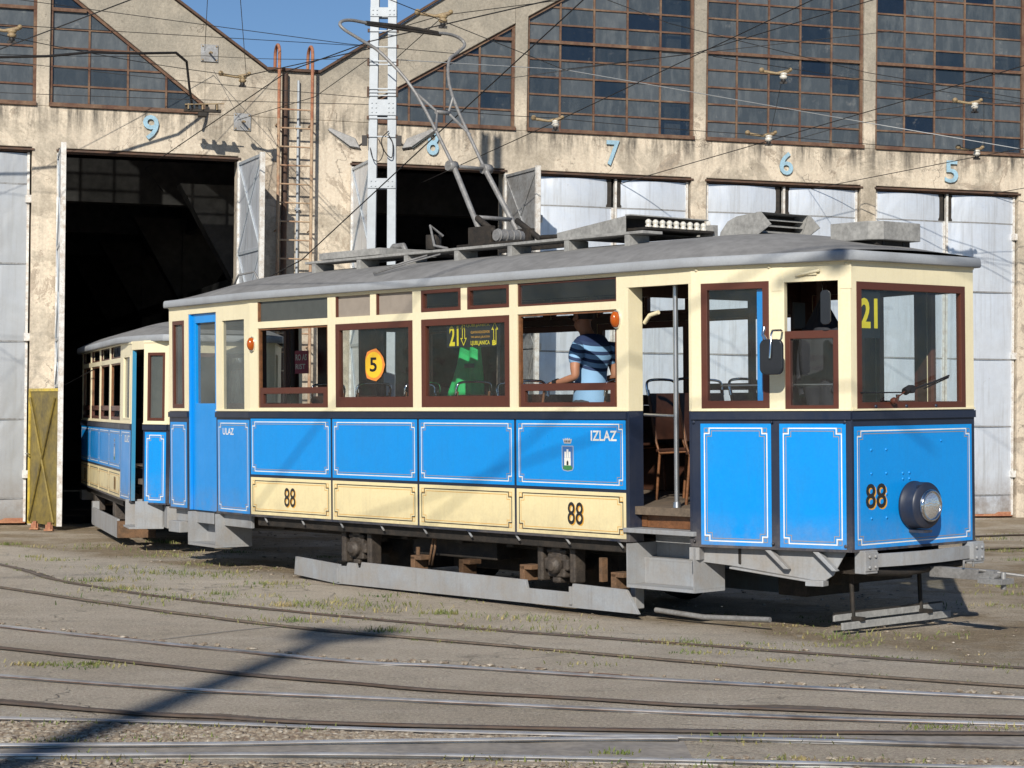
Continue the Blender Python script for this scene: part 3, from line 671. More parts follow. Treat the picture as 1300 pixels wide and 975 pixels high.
open_leaf(4.627, (4.62, -1.3), -1)
open_leaf(7.0, (7.12, -1.25), 1, dark=True)
# yellow wicket door standing ajar against the open leaf
wk = thing('wicket_door', 'small open yellow wicket door at the foot of the leftmost swung leaf', 'door', FA + Vector((.955 * .30 - .297 * -.0, .297 * .30, 0)), 0)
wk.location = (-6.14, 27.75, 0)
Fw = Fr((-.62, .98), (0.0, 0.0))
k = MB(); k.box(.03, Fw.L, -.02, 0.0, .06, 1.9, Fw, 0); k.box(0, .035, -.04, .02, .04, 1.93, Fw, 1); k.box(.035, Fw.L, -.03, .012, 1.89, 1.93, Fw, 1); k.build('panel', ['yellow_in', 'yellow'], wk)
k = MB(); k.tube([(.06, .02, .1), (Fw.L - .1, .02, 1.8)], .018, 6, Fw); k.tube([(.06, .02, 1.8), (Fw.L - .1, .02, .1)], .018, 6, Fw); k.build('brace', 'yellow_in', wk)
k = MB(); k.tube([(.05, .02, 1.02), (.05, .07, 1.02), (.13, .07, 1.02)], .009, 6, Fw); k.build('handle', 'chrome', wk)
# rusty shoes under the post
for x, y, lab in ((-6.22, 27.62, 'rusty foot bracket under the open leaf by the yellow wicket'), (-6.48, 27.9, 'small rusty stop bracket left of the open leaf foot')):
    k = MB(); k.box(-.06, .06, -.06, .06, 0.008, .03); k.box(-.02, .03, -.04, .04, .03, .12); k.box(-.05, .05, -.012, .012, .03, .09); o = k.build('stop_bracket', 'rust', bevel=.004); o.location = (x, y, 0); tag(o, lab, 'bracket', 'rusty door stops')

def FW(u, y, z): return FA + Vector((.95478517 * u - .29729662 * y, .29729662 * u + .95478517 * y, z))
# ladder
ld = thing('roof_ladder', 'rusty hook-topped steel ladder fixed to the pier left of door 8', 'ladder', FW(3.72, -.25, 0), FROT)
for uu in (-.245, .245):
    k = MB(); arc = [(uu, .17 - .17 * cos(a), 6.86 + .14 * sin(a)) for a in [pi * i / 8 for i in range(9)]] 
    k.tube([(uu, 0, .4), (uu, 0, 4), (uu, 0, 5.9)], .024, 8, mi=0, caps=False); k.tube([(uu, 0, 5.9), (uu, 0, 6.86)] + arc[1:] + [(uu, .345, 6.70)], .0242, 8, mi=1); k.build('side_rail', ['ladder', 'rust'], ld)
zz = .6
while zz < 6.3:
    k = MB(); k.tube([(-.245, 0, zz), (.245, 0, zz)], .013, 6); k.build('rung', 'ladder', ld); zz += .272
for zz in (.9, 2.6, 4.3, 5.85):
    for uu in (-.245, .245):
        k = MB(); k.tube([(uu, 0, zz), (uu, .25, zz - .02)], .012, 6); k.build('wall_stay', 'ladder', ld)
# conduit and box
k = MB(); k.tube([(0, 0, .1), (0, 0, 6.5)], .02, 8); 
for zz in (1, 2.2, 3.4, 4.6, 5.8): k.box(-.035, .035, -.025, .05, zz, zz + .03)
o = k.build('conduit_pipe', 'mast'); o.location = FW(3.8, -.05, 0); o.rotation_euler.z = FROT; tag(o, 'thin grey conduit pipe running up the wall behind the ladder', 'pipe')
k = MB(); k.tube([(0, 0, .1), (0, 0, 6.6)], .045, 10); o = k.build('rain_pipe', 'rusty_edge'); o.location = FW(3.60, -.06, 0); o.rotation_euler.z = FROT; tag(o, 'dark rain pipe on the wall at the ladder\'s left side', 'pipe')
# anchor plates on the wall
for u, z, sz, lab in ((2.49, 6.83, .25, 'upper square anchor plate near the glazing tip of hall 9'), (2.98, 5.855, .25, 'lower square anchor plate right of number 9'), (-5, 5.7, .2, None)):
    if not lab: continue
    p = thing('anchor_plate', lab, 'plate', FW(u, -.004, z), FROT, 'wire anchor plates on the facade')
    k = MB(); k.box(-sz / 2, sz / 2, -.02, 0, -sz / 2, sz / 2); k.build('plate', 'sheet_in', p, bevel=.004)
    k = MB()
    for a in (-1, 1):
        for b in (-1, 1): k.lathe([(.012, -.034), (.012, -.02)], (a * sz * .4, 0, b * sz * .4), 'y', 8)
    k.tube([(0, -.02, 0), (0, -.12, 0), (.02, -.16, -.02)], .014, 6); k.build('eye_bolt', 'ochre_iron', p)

# ------------------------------------------------------------------ lattice mast with floodlights
ms = thing('lattice_mast', 'pale grey riveted twin-channel mast behind the tram roof', 'mast', (-1.575, 24.46, 0), 0)
for sx in (-1, 1):
    k = MB(); z0, z1 = 0, 9.5
    def X(z): return sx * (.088 + (9.5 - z) * .0055)
    a, b = X(z0), X(z1)
    for (w0, w1, y0, y1) in ((-.050, .050, -.10, -.09), (-.050, -.038, -.09, .05), (.038, .050, -.09, .05)):
        P = [(a + w0, y0, z0), (a + w1, y0, z0), (a + w1, y1, z0), (a + w0, y1, z0), (b + w0, y0, z1), (b + w1, y0, z1), (b + w1, y1, z1), (b + w0, y1, z1)]
        k.add(P, [(0, 3, 2, 1), (4, 5, 6, 7), (0, 1, 5, 4), (1, 2, 6, 5), (2, 3, 7, 6), (3, 0, 4, 7)])
    k.build('channel', 'mast', ms)
for z0, z1 in ((6.37, 6.48), (5.19, 5.38), (4.32, 4.44), (3.2, 3.32), (2.0, 2.12), (.9, 1.02), (7.4, 7.5)):
    hw = .088 + (9.5 - z0) * .0055 + .052
    for y0, y1 in ((-.112, -.102), (.052, .062)):
        k = MB(); k.box(-hw, hw, y0, y1, z0, z1); k.build('batten_plate', 'mast', ms, bevel=.003)
for z in (6.40, 6.45, 5.23, 5.285, 5.34, 4.35, 4.41):
    for x in (-.125, -.075, .075, .125):
        k = MB(); k.lathe([(.010, -.122), (.010, -.112)], (x, 0, z), 'y', 8); k.build('rivet', 'mast', ms)
for z in (6.19, 6.0, 5.83, 5.79, 5.50, 5.46, 5.42, 5.15, 4.93):
    k = MB(); k.box(-.175, .175, -.118, -.103, z, z + .014); k.box(-.185, -.16, -.13, -.09, z - .01, z + .03, mi=1); k.box(.16, .185, -.13, -.09, z - .01, z + .03, mi=1); k.build('clamp', ['mast', 'rusty_edge'], ms)
k = MB(); k.tube(catmull([(.08, -.13, 5.0), (.0, -.17, 4.9), (.03, -.18, 4.76), (.12, -.15, 4.68), (.13, -.14, 4.85), (.08, -.13, 4.95)], 4), .007, 5); k.build('cable_loop', 'wire', ms)
k = MB(); k.tube(catmull([(-.14, -.13, 4.8), (-.10, -.17, 4.66), (-.02, -.18, 4.64), (.02, -.15, 4.76), (-.04, -.14, 4.9)], 4), .006, 5); k.build('cable_loop', 'wire', ms)
def flood(x, side, lab):
    p = thing('floodlight', lab, 'floodlight', (x, 24.3, 4.88), 0, 'floodlights on the lattice mast')
    s = side
    k = MB(); k.prism([(s * .04, -.11), (s * .10, .01), (s * .40, .13), (s * .43, .105), (s * .16, -.09)], -.15, .10); k.build('housing', 'panto', p, bevel=.008)
    k = MB(); k.prism([(s * .165, -.098), (s * .42, .098), (s * .41, .088), (s * .17, -.106)], -.14, .09); k.build('lens', 'murky', p)
    k = MB(); k.tube([(0, 0, -.02), (s * .12, 0, -.1), (s * .16, 0, -.06)], .012, 6); k.box(-.03, .03, -.03, .03, -.06, .06); k.build('bracket', 'wire', p)
flood(-1.78, -1, 'grey floodlight jutting left from the lattice mast'); flood(-1.37, 1, 'grey floodlight jutting right from the lattice mast')

# ------------------------------------------------------------------ overhead wires
WIRES = [
 ('black insulated feeder cable snaking across the left gable', [(-9, 25.9, 6.2), (-6.79, 26.94, 6.28), (-6.24, 27.24, 6.35), (-5.72, 27.54, 6.46), (-5.16, 27.94, 6.52), (-4.72, 28.44, 6.62), (-4.62, 28.75, 6.55), (-4.61, 28.95, 6.23), (-4.60, 29.2, 5.95)], .028, 0, 0),
 ('wire running from the left edge up behind the mast', [(-9, 21.2, 5.8), (-6.48, 24.94, 6.35), (-2.0, 31.7, 7.3)], .007, 0, 0),
 ('slanting wire crossing the pillar beside the left glazing', [(-9, 25, 5.28), (-5.11, 19.96, 5.14), (-3.2, 16.96, 5.07), (-1, 13.5, 5.1)], .008, 0, 0),
 ('wire crossing the top of the left gable and the sky gap', [(-9, 24.5, 6.95), (-5.33, 25.94, 6.72), (-2.22, 26.94, 6.5), (-0.58, 27.94, 6.54)], .007, 0, 0),
 ('thin wire tied to the upper anchor plate', [(-9, 25, 6.0), (-6.9, 26.94, 6.32), (-4.45, 29.3, 6.73)], .006, 0, .02),
 ('thin wire from the upper anchor plate to the mast', [(-4.45, 29.3, 6.73), (-1.77, 24.7, 5.93)], .006, 0, .03),
 ('lower thin wire sagging across the left glazing', [(-9, 23, 5.85), (-6.13, 23.95, 5.74), (-1.76, 24.7, 5.45)], .006, 0, .02),
 ('level wire just above number 9', [(-9, 23.3, 5.35), (-6.12, 23.96, 5.36), (-1.76, 24.7, 5.37)], .006, 0, .01),
 ('contact wire rising out of open door 9', [(-5.40, 31.5, 5.0), (-5.4, 29.96, 5.18), (-2.88, 25.95, 5.97), (-1.7, 23.95, 6.0), (0.5, 19.95, 5.74)], .010, 0, 0),
 ('contact wire passing above the mid roof boards', [(-6.5, 29, 1.9), (-2.48, 23.98, 3.43), (-0.82, 21.96, 4.66), (1.8, 18.9, 6.6)], .010, 0, 0),
 ('contact wire from the top of open door 8', [(-1.4, 30.96, 5.12), (0.56, 27.95, 5.64), (4, 22.5, 6.6)], .009, 0, 0),
 ('contact wire from the slot of door 7', [(1.56, 31.8, 5.2), (3.6, 28.95, 5.54), (8, 22.8, 6.3)], .009, 0, 0),
 ('contact wire from the slot of door 6', [(4.60, 32.7, 5.24), (6.98, 30.95, 5.59), (11, 27.9, 6.1)], .009, 0, 0),
 ('contact wire from the slot of door 5', [(7.50, 33.6, 5.26), (8.7, 33.2, 5.45), (13, 31, 6.0)], .009, 0, 0),
 ('pale bright wire from the mast to the glazing of bay 7', [(-1.56, 24.7, 5.92), (0.64, 26.95, 6.19)], .008, 1, 0),
 ('pale bright wire descending across bays 6 and 5', [(0.64, 26.95, 6.19), (5.3, 30.95, 6.1), (7.84, 30.95, 5.69), (12, 31, 5.2)], .009, 1, 0),
 ('short tie wire between the mast and the first insulator', [(-1.48, 24.6, 5.87), (-0.87, 23.94, 6.28)], .007, 0, 0),
 ('dark wire rising from bay 7 towards the upper right', [(0.64, 26.95, 6.19), (2.26, 25.95, 6.24), (3.94, 21.95, 6.17), (6, 17, 6.1)], .008, 0, 0),
 ('wire crossing the upper panes of bay 6 downward', [(0.3, 20.5, 6.05), (2.03, 26.94, 6.81), (4.98, 28.94, 6.52), (7.58, 29.94, 6.3), (11, 31, 6)], .007, 0, 0),
 ('wire coming down to the joint in bay 7', [(-3, 17.4, 6.0), (-1.35, 21.95, 6.09), (0.64, 26.95, 6.19)], .007, 0, 0),
 ('wire strung through the middle panes of bays 6 and 5', [(2.61, 26.94, 6.38), (4.96, 28.94, 6.41), (7.58, 29.95, 6.24), (11, 31.4, 6.1)], .007, 0, 0),
 ('span wire carrying the low row of insulators', [(-1.47, 24.7, 5.37), (0.56, 27.95, 5.69), (3.6, 28.95, 5.62), (7.0, 30.95, 5.68), (11, 33, 5.8)], .007, 0, .02),
 ('wire tied to the pillar between bays 6 and 5', [(4.40, 31.6, 5.93), (4.81, 29.95, 5.9), (6.77, 29.95, 6.24), (9.5, 29, 6.2)], .007, 0, 0),
 ('stay wire from the mast down to the lower anchor plate', [(-1.7, 24.5, 5.93), (-2.63, 26.95, 5.80), (-4.02, 29.66, 5.86)], .007, 0, 0),
 ('vertical dropper in front of the upper anchor plate', [(-4.45, 29.3, 6.8), (-3.61, 23.94, 6.5)], .006, 0, 0),
 ('dropper hanging from the sky left of the ladder', [(-3.8, 28.94, 6.35), (-2.96, 21.95, 6.11)], .006, 0, 0),
 ('wire climbing from bay 7 to bay 6 pillar', [(-0.14, 26.95, 6.06), (2.14, 26.94, 6.39), (5, 27, 6.75)], .007, 0, 0),
 ('thick span wire from the valley to the mast top', [(-3.79, 28.44, 6.3), (-1.7, 24.4, 6.0)], .010, 0, 0),
 ('long wire slanting over the left glazing to the valley', [(-9, 17, 4.9), (-5.62, 21.95, 5.69), (-3.79, 28.44, 6.3)], .007, 0, .04),
 ('wire along the top from the mast across the right gable', [(-1.7, 24.4, 6.15), (-0.87, 23.94, 6.31), (2.15, 25.93, 7.12)], .007, 0, 0),
 ('vertical dropper between the two insulators of bay 6', [(3.67, 27.94, 6.34), (3.63, 28.95, 5.66)], .005, 0, 0),
 ('vertical dropper between the two insulators of bay 5', [(6.87, 29.94, 6.32), (7.11, 30.95, 5.76)], .005, 0, 0),
]
for lab, P, r, mt, sag in WIRES:
    pts = []
    for i, (a, b) in enumerate(zip(P[:-1], P[1:])):
        for k_ in range(8):
            f = k_ / 8; pts.append(tuple(a[j] + (b[j] - a[j]) * f - (sag * 4 * f * (1 - f) if j == 2 else 0) for j in range(3)))
    pts.append(P[-1]); mid = pts[len(pts) // 2]
    k = MB(); k.tube(pts, r * .68, 6)
    o = k.build('overhead_wire', ['wire', 'pale_wire'][mt], recalc=False); tag(rebase(o, mid), lab, 'wire', 'overhead wires above the yard')
SH = [((-7.45, -1.13, .72), 15, (-4.6, -1.13, 2.9), 13.2, .014), ((-4.4, -1.13, 1.0), 13, (-2.2, -1.13, 1.55), 12, .012), ((-1.3, -1.13, 2.55), 12, (.0, .5, 2.85), 11, .014)]
_to, _tf, _tl, _tu = Vector((3.1532, 15.890, .009)), Vector((.65686621, -.75397571, .00688545)), Vector((.75381731, .65687835, .01644085)), Vector((-.01691891, -.00560907, .99984113))
def _w(p): return _to + _tf * p[0] + _tl * p[1] + _tu * p[2]
for n_, (a, ta, b, tb, r) in enumerate(SH):
    A_, B_ = _w(a) - SUN_DIR * ta, _w(b) - SUN_DIR * tb; d_ = B_ - A_
    k = MB(); P_ = [A_ + d_ * f for f in (-1.5, -.5, .5, 1.5, 2.5)]; k.tube([tuple(p) for p in P_], r, 6)
    if n_ == 2:
        q = _w((-.12, -.75, 2.86)) - SUN_DIR * 11.3; k.lathe([(.02, -.12), (.09, -.08), (.09, 0), (.05, .02), (.09, .05), (.06, .12)], tuple(q), 'z', 10); k.tube([tuple(q + Vector((-.5, 0, -.05))), tuple(q)], .03, 6)
    o = k.build('overhead_wire', 'wire', recalc=False); tag(rebase(o, tuple(A_ + d_ * .5)), ('thick cable high over the yard shading the rear of the tram', 'thick cable high over the yard shading the middle of the tram', 'wire with an insulator high over the front of the tram')[n_], 'wire', 'overhead wires above the yard')
def insulator(loc, lab, rz=0., white=True):
    p = thing('insulator', lab, 'insulator', loc, rz, 'insulators on the overhead wires')
    k = MB(); k.tube([(-.30, 0, .02), (-.1, 0, -.01), (0, 0, 0), (.09, 0, .03)], [.022, .018, .03, .022], 8)
    k.lathe([(.0, -.04), (.035, -.03), (.035, .03), (.0, .04)], (-.3, 0, .03), 'y', 10); k.lathe([(.0, -.03), (.028, -.02), (.028, .02), (.0, .03)], (.09, 0, .04), 'y', 10); k.build('arm', 'ochre_iron', p)
    k = MB(); k.lathe([(.03, .0), (.055, -.01), (.05, -.03), (.035, -.04), (.055, -.05), (.05, -.075), (.03, -.09)], (0, 0, -.0), 'z', 12); k.build('porcelain_bell', 'porcelain' if white else 'ochre_iron', p)
    k = MB(); k.lathe([(.03, -.09), (.035, -.12), (.02, -.15)], (0, 0, 0), 'z', 10); k.box(-.05, .05, -.02, .02, -.15, -.125); k.build('clamp', 'wire', p)
for loc, lab, rz, wh in (((-0.85, 23.94, 6.31), 'insulator against the concrete at the top right of the mast', .1, 0), ((0.56, 27.95, 5.66), 'white insulator in front of the lowest left pane of bay 7', 0, 1),
    ((3.67, 27.94, 6.34), 'insulator in the middle panes of bay 6 above another', 0, 1), ((3.6, 28.95, 5.62), 'insulator at the sill of bay 6 above number 6', 0, 1),
    ((6.74, 29.95, 6.26), 'white insulator in the lower panes of bay 5', .1, 1), ((7.0, 30.95, 5.70), 'insulator at the sill of bay 5 above number 5', .2, 1),
    ((-5.9, 23.95, 6.09), 'dark insulator at the far left in front of the glazing', .2, 0), ((-3.79, 28.44, 6.3), 'insulator hanging beside the valley left of the ladder', .2, 0)):
    insulator(loc, lab, rz, wh)
# feeder termination near the glazing tip
p = thing('cable_terminal', 'black cable terminal block bolted at the right tip of the left glazing', 'terminal', (-4.42, 28.95, 5.93), .2)
k = MB(); k.box(-.26, .26, -.04, .04, -.06, -.02); 
for x in (-.22, -.08, .06, .2): k.box(x - .02, x + .02, -.04, .04, -.02, .05)
k.box(-.06, .06, -.03, .12, -.12, -.06); k.build('block', 'under', p, bevel=.004)
k = MB(); [k.tube([(x, -.06, -.03), (x, -.06, .05)], .012, 6) for x in (-.2, 0, .2)]; k.tube([(-.25, -.07, .03), (.3, -.07, .06)], .009, 6); k.build('bolt', 'ochre_iron', p)
p = thing('ceiling_lamp', 'small lit white lamp glowing inside dark hall 8', 'lamp', FW(5.55, 9.0, 4.6), FROT)
k = MB(); k.lathe([(.04, .12), (.10, .06), (.20, 0)], (0, 0, 0), 'z', 14); k.tube([(0, 0, .1), (0, 0, .9)], .01, 6); k.build('lamp_shade', 'mast', p)
k = MB(); k.lathe([(.16, .0), (.10, -.05), (.0, -.06)], (0, 0, 0), 'z', 12); k.build('bulb', 'lamp_on', p)
# yard light mast standing behind the photographer: only its shadow reaches the picture
p = thing('street_lamp', 'tall yard lighting mast behind the viewpoint', 'street lamp', (-5.73, -8.3, 0), 0)
k = MB(); k.tube([(0, 0, 0), (0, 0, 6), (0, 0, 13.1)], [.22, .19, .10], 12); k.build('pole', 'mast', p)
k = MB(); k.box(-.22, .22, -.06, .06, 12.9, 13.0); k.build('crossarm', 'mast', p)
for x in (-.2, .2):
    k = MB(); k.box(x - .16, x + .16, -.25, .1, 13.05, 13.35); k.build('lamp_head', 'mast', p, bevel=.03)

# ------------------------------------------------------------------ tram, local axes: x forward, y towards the far side, z up from the rails
def place(o, origin, fwd, lat, up):
    mm = Matrix((Vector(fwd), Vector(lat), Vector(up))).transposed().to_4x4(); mm.translation = origin; o.matrix_world = mm
TO = Vector((3.1532, 15.890, .009)); TF = Vector((.65686621, -.75397571, .00688545)); TL = Vector((.75381731, .65687835, .01644085)); TU = Vector((-.01691891, -.00560907, .99984113))

def pinstripe(mb, fr, s0, s1, z0, z1, d, mw=0, mt=1, ins=.035, b=.042, w=.009):
    a, c, e, f = s0 + ins, s1 - ins, z0 + ins, z1 - ins
    mb.ribbon([(a, e + b), (a + b, e + b), (a + b, e), (c - b, e), (c - b, e + b), (c, e + b), (c, f - b), (c - b, f - b), (c - b, f), (a + b, f), (a + b, f - b), (a, f - b)], w, d, fr, mw)
    g_ = w * .5; ins2 = .021
    a2, c2, e2, f2 = a + ins2, c - ins2, e + ins2, f - ins2
    bb = b - .0
    mb.ribbon([(a2, e2 + bb), (a2 + bb, e2 + bb), (a2 + bb, e2), (c2 - bb, e2), (c2 - bb, e2 + bb), (c2, e2 + bb), (c2, f2 - bb), (c2 - bb, f2 - bb), (c2 - bb, f2), (a2 + bb, f2), (a2 + bb, f2 - bb), (a2, f2 - bb)], w * .55, d + .0004, fr, mt)
    for x, z in ((a, e), (c - b + w, e), (a, f - b + w), (c - b + w, f - b + w)):
        q = b - w; mb.ribbon([(x, z), (x + q, z), (x + q, z + q), (x, z + q)], w * .5, d + .0008, fr, mt)

def blue_panel(fr, s0, s1, z0, z1, par, mat='blue', lines=('white_line', 'tan_line'), name='body_panel'):
    k = MB(); k.box(s0, s1, .0005, .004, z0, z1, fr); o = k.build(name, mat, par, bevel=.0012)
    k = MB(); pinstripe(k, fr, s0, s1, z0, z1, .0048); k.build('pinstripe', list(lines), o, recalc=False); return o

def window(fr, s0, s1, z0, z1, par, fw=.055, mat='brown', glass='glass', d=.0, name='window', sub=None, bot=None):
    """framed pane filling a wall hole; bot = bottom rail height"""
    bot = bot or fw
    k = MB(); k.wall(fr, s0 + .002, s1 - .002, z0 + .002, z1 - .002, -.045, d + .004, [(s0 + fw, s1 - fw, z0 + bot, z1 - fw)]); o = k.build(name, mat, par, bevel=.003)
    k = MB(); k.poly([(s0 + fw, -.02, z0 + bot), (s1 - fw, -.02, z0 + bot), (s1 - fw, -.02, z1 - fw), (s0 + fw, -.02, z1 - fw)], fr); k.build('glass', glass, o, recalc=False)
    return o
def half_window(fr, s0, s1, z0, z1, zr_, par, rail=.062):
    """dropped sash: open above the rail"""
    k = MB(); k.wall(fr, s0 + .03, s1 - .03, z0 + .002, zr_, -.045, -.005, [(s0 + .085, s1 - .085, z0 + .04, zr_ - rail)]); o = k.build('window', 'brown', par, bevel=.003)
    k = MB(); k.poly([(s0 + .085, -.025, z0 + .04), (s1 - .085, -.025, z0 + .04), (s1 - .085, -.025, zr_ - rail), (s0 + .085, -.025, zr_ - rail)], fr); k.build('glass', 'glass', o, recalc=False)
    k = MB(); k.wall(fr, s0 + .001, s1 - .001, z0 + .001, z1 - .001, -.04, -.012, [(s0 + .028, s1 - .028, z0 + .0, z1 - .02)]); k.build('guide', 'brown_light', o)

def build_tram(root, D):
    HW, XS0, XS1, XD, HF, HR, XR = D['hw'], D['xs0'], D['xs1'], D['xd'], D['hf'], D['hr'], D['xr']
    ZB, ZN, ZE = D['zb'], D['zn'], D['ze']    # body bottom, cream/navy line, eave
    sc = D.get('sc', 1.0)
    near = Fr((XS0, -HW), (XS1, -HW)); far = Fr((XS1, HW), (XS0, HW))
    zw0, zw1, zt0, zt1 = ZN + .035, ZN + .035 + .80 * sc, ZN + .035 + .866 * sc, ZN + .035 + 1.067 * sc
    zp0, zp1 = ZN - .645 * sc, ZN - .073
    L = XS1 - XS0
    bays = D['bays']
    cornice = MB(); navy = MB(); cream = MB()
    def skin(fr, s0, s1, holes, zlow=ZB, inner=True):
        cream.wall(fr, s0, s1, ZN, ZE, -.05, 0, holes, 0, 1)
        navy.wall(fr, s0, s1, zlow, ZN - .001, -.05, 0, (), 0, 1)
        # waist rail, a rounded dark moulding
        navy.box(s0, s1, .0005, .018, ZN - .066, ZN - .010, fr); navy.box(s0, s1, .0006, .010, zlow, zlow + .02, fr)
        cream.box(s0, s1, .0005, .012, ZN + .0, ZN + .014, fr)
        cream.box(s0, s1, .0005, .010, ZE - .026, ZE - .008, fr)
    # saloon sides
    for side, fr in (('near', near), ('far', far)):
        holes = []; bb = bays if side == 'near' else [(L - b, L - a, kd) for a, b, kd in reversed(bays)]
        for a, b, kd in bb:
            holes.append((a, b, zw0, zw1))
            if kd in 'og' or kd == 'O': holes.append((a, b, zt0, zt1))
            else:
                mdl = (a + b) / 2; holes += [(a, mdl - .045, zt0, zt1), (mdl + .045, b, zt0, zt1)]
        skin(fr, 0, L, holes)
        for i, (a, b, kd) in enumerate(bb):
            if kd in 'oO': half_window(fr, a, b, zw0, zw1, zw0 + .20 * sc, root)
            else: window(fr, a, b, zw0, zw1, root, .062, bot=.10)
            mdl = (a + b) / 2
            tz = [(a, b)] if kd in 'ogO' else [(a, mdl - .045), (mdl + .045, b)]
            for (p, q) in tz:
                if side == 'near' and kd == 'b':   # beige blinds, no frame
                    k = MB(); k.box(p + .002, q - .002, -.03, -.026, zt0 + .002, zt1 - .002, fr); k.box(p + .002, p + .02, -.026, -.004, zt0 + .002, zt1 - .002, fr, 1); k.build('transom_window', ['blind', 'brown'], root)
                elif side == 'near' and kd == 'o':
                    k = MB(); k.box(p + .002, q - .002, -.024, -.020, zt0 + .002, zt1 - .002, fr); k.box(p + .002, p + .03, -.02, -.004, zt0 + .002, zt1 - .002, fr, 1); k.build('transom_window', ['transom_grey', 'brown_light'], root)
                elif kd == 'O':
                    window(fr, p, q, zt0, zt1, root, .018, 'brown', 'glass', -.012, 'transom_window')
                else: window(fr, p, q, zt0, zt1, root, .034, 'brown', 'glass', 0, 'transom_window')
        # lower panels, four blue over four pale yellow
        pb = D['panels'] if side == 'near' else [(L - b, L - a) for a, b in reversed(D['panels'])]
        for i, (a, b) in enumerate(pb):
            blue_panel(fr, a, b, zp0 + .005, zp1, root)
            o = blue_panel(fr, a, b, ZB + .022, zp0 - .022, root, 'cream_panel', ('black_line', 'gold'))
            if i in (0, 3) and side == 'near':
                c = (a + b) / 2 + (.07 if i else 0) ; hh = .19 * sc; zc = (ZB + zp0) / 2
                put = MB()
                put_text(put, D['num'], fr, c - .095 + .011, c + .095 + .011, zc - hh / 2 - .008, zc + hh / 2 - .008, .0055, 1, .008)
                put_text(put, D['num'], fr, c - .095, c + .095, zc - hh / 2, zc + hh / 2, .0065, 0, .008); put.build('fleet_number', ['black_line', 'gold'], root, recalc=False)
        for (a, b) in pb[:-1]:
            pass
    return dict(near=near, far=far, skin=skin, cream=cream, navy=navy, L=L, zw0=zw0, zw1=zw1, zt0=zt0, zt1=zt1, zp0=zp0, zp1=zp1)

def roof_mesh(root, hw_at, x0, x1, ze, h_at, lip=.05, mat='roof'):
    k = MB(); nx, ny = 70, 24; V = []
    xs = [x0 + (x1 - x0) * (.5 - .5 * cos(pi * i / nx)) for i in range(nx + 1)]
    for x in xs:
        w_, h_ = hw_at(x), h_at(x)
        for j in range(ny + 1):
            t_ = -1 + 2 * j / ny; t_ = math.copysign(abs(t_) ** .85, t_)
            z = ze + .075 + h_ * (1 - abs(t_) ** 2.3)
            V.append((x, t_ * w_, z))
    k.add(V, [(i * (ny + 1) + j, (i + 1) * (ny + 1) + j, (i + 1) * (ny + 1) + j + 1, i * (ny + 1) + j + 1) for i in range(nx) for j in range(ny)], 0, True)
    o = k.build('roof', mat, root, recalc=False)
    # gutter lip round the edge
    ring = [(x, -hw_at(x)) for x in xs] + [(xs[-1], hw_at(xs[-1]) * t_) for t_ in (-.5, 0, .5)] + [(x, hw_at(x)) for x in reversed(xs)] + [(xs[0], hw_at(xs[0]) * t_) for t_ in (.5, 0, -.5)]
    k = MB(); n = len(ring); prof = [(.0, .077), (.014, .066), (.018, .040), (.018, .008), (.010, -.002), (-.03, .0), (-.05, .012)]
    V = []
    for i, p in enumerate(ring):
        a, b = Vector(ring[i - 1]), Vector(ring[(i + 1) % n]); d = (b - a).normalized(); nn = Vector((d.y, -d.x))
        for l, z in prof: V.append((p[0] + nn.x * l, p[1] + nn.y * l, ze + z))
    m_ = len(prof); k.add(V, [(i * m_ + j, i * m_ + j + 1, ((i + 1) % n) * m_ + j + 1, ((i + 1) % n) * m_ + j) for i in range(n) for j in range(m_ - 1)], 0, True)
    k.build('gutter', 'gutter', o, recalc=False)
    return o

tram = thing('tram', 'long blue and cream vintage tram car numbered 88 on route 21', 'tram')
D1 = dict(hw=1.13, xs0=-7.503, xs1=-2.03, xd=-1.30, hf=.76, hr=.85, xr=-9.5, zb=.655, zn=1.72, ze=2.86, num='88',
          bays=[(.142, 1.343, 'o'), (1.471, 2.667, 'b'), (2.794, 4.02, 'f'), (4.124, 5.356, 'O')],
          panels=[(.012, 1.385), (1.415, 2.725), (2.755, 4.075), (4.105, 5.455)])
B = build_tram(tram, D1); skin = B['skin']; cream, navy = B['cream'], B['navy']
ZN, ZE, ZB = D1['zn'], D1['ze'], D1['zb']
P_FD, P_F, P_FF = (-1.30, -1.13), (0, -.76), (0, .76); P_FDf = (-1.30, 1.13)
ft = Fr(P_FD, P_F); fft = Fr(P_FF, P_FDf); ff = Fr(P_F, P_FF)
w1 = (.085, .675, ZN + .02, 2.72); w2 = (.805, 1.25, ZN + .012, 2.705)
skin(ft, 0, ft.L, [w1, w2]); skin(fft, 0, fft.L, [(fft.L - w1[1], fft.L - w1[0], w1[2], w1[3]), (fft.L - w2[1], fft.L - w2[0], w2[2], w2[3])])
wf = (.068, 1.412, ZN + .0, 2.695); skin(ff, 0, ff.L, [wf])
window(ft, *w1, tram, .055, bot=.06); window(fft, fft.L - w1[1], fft.L - w1[0], *w1[2:], tram, .05); window(fft, fft.L - w2[1], fft.L - w2[0], *w2[2:], tram, .05)
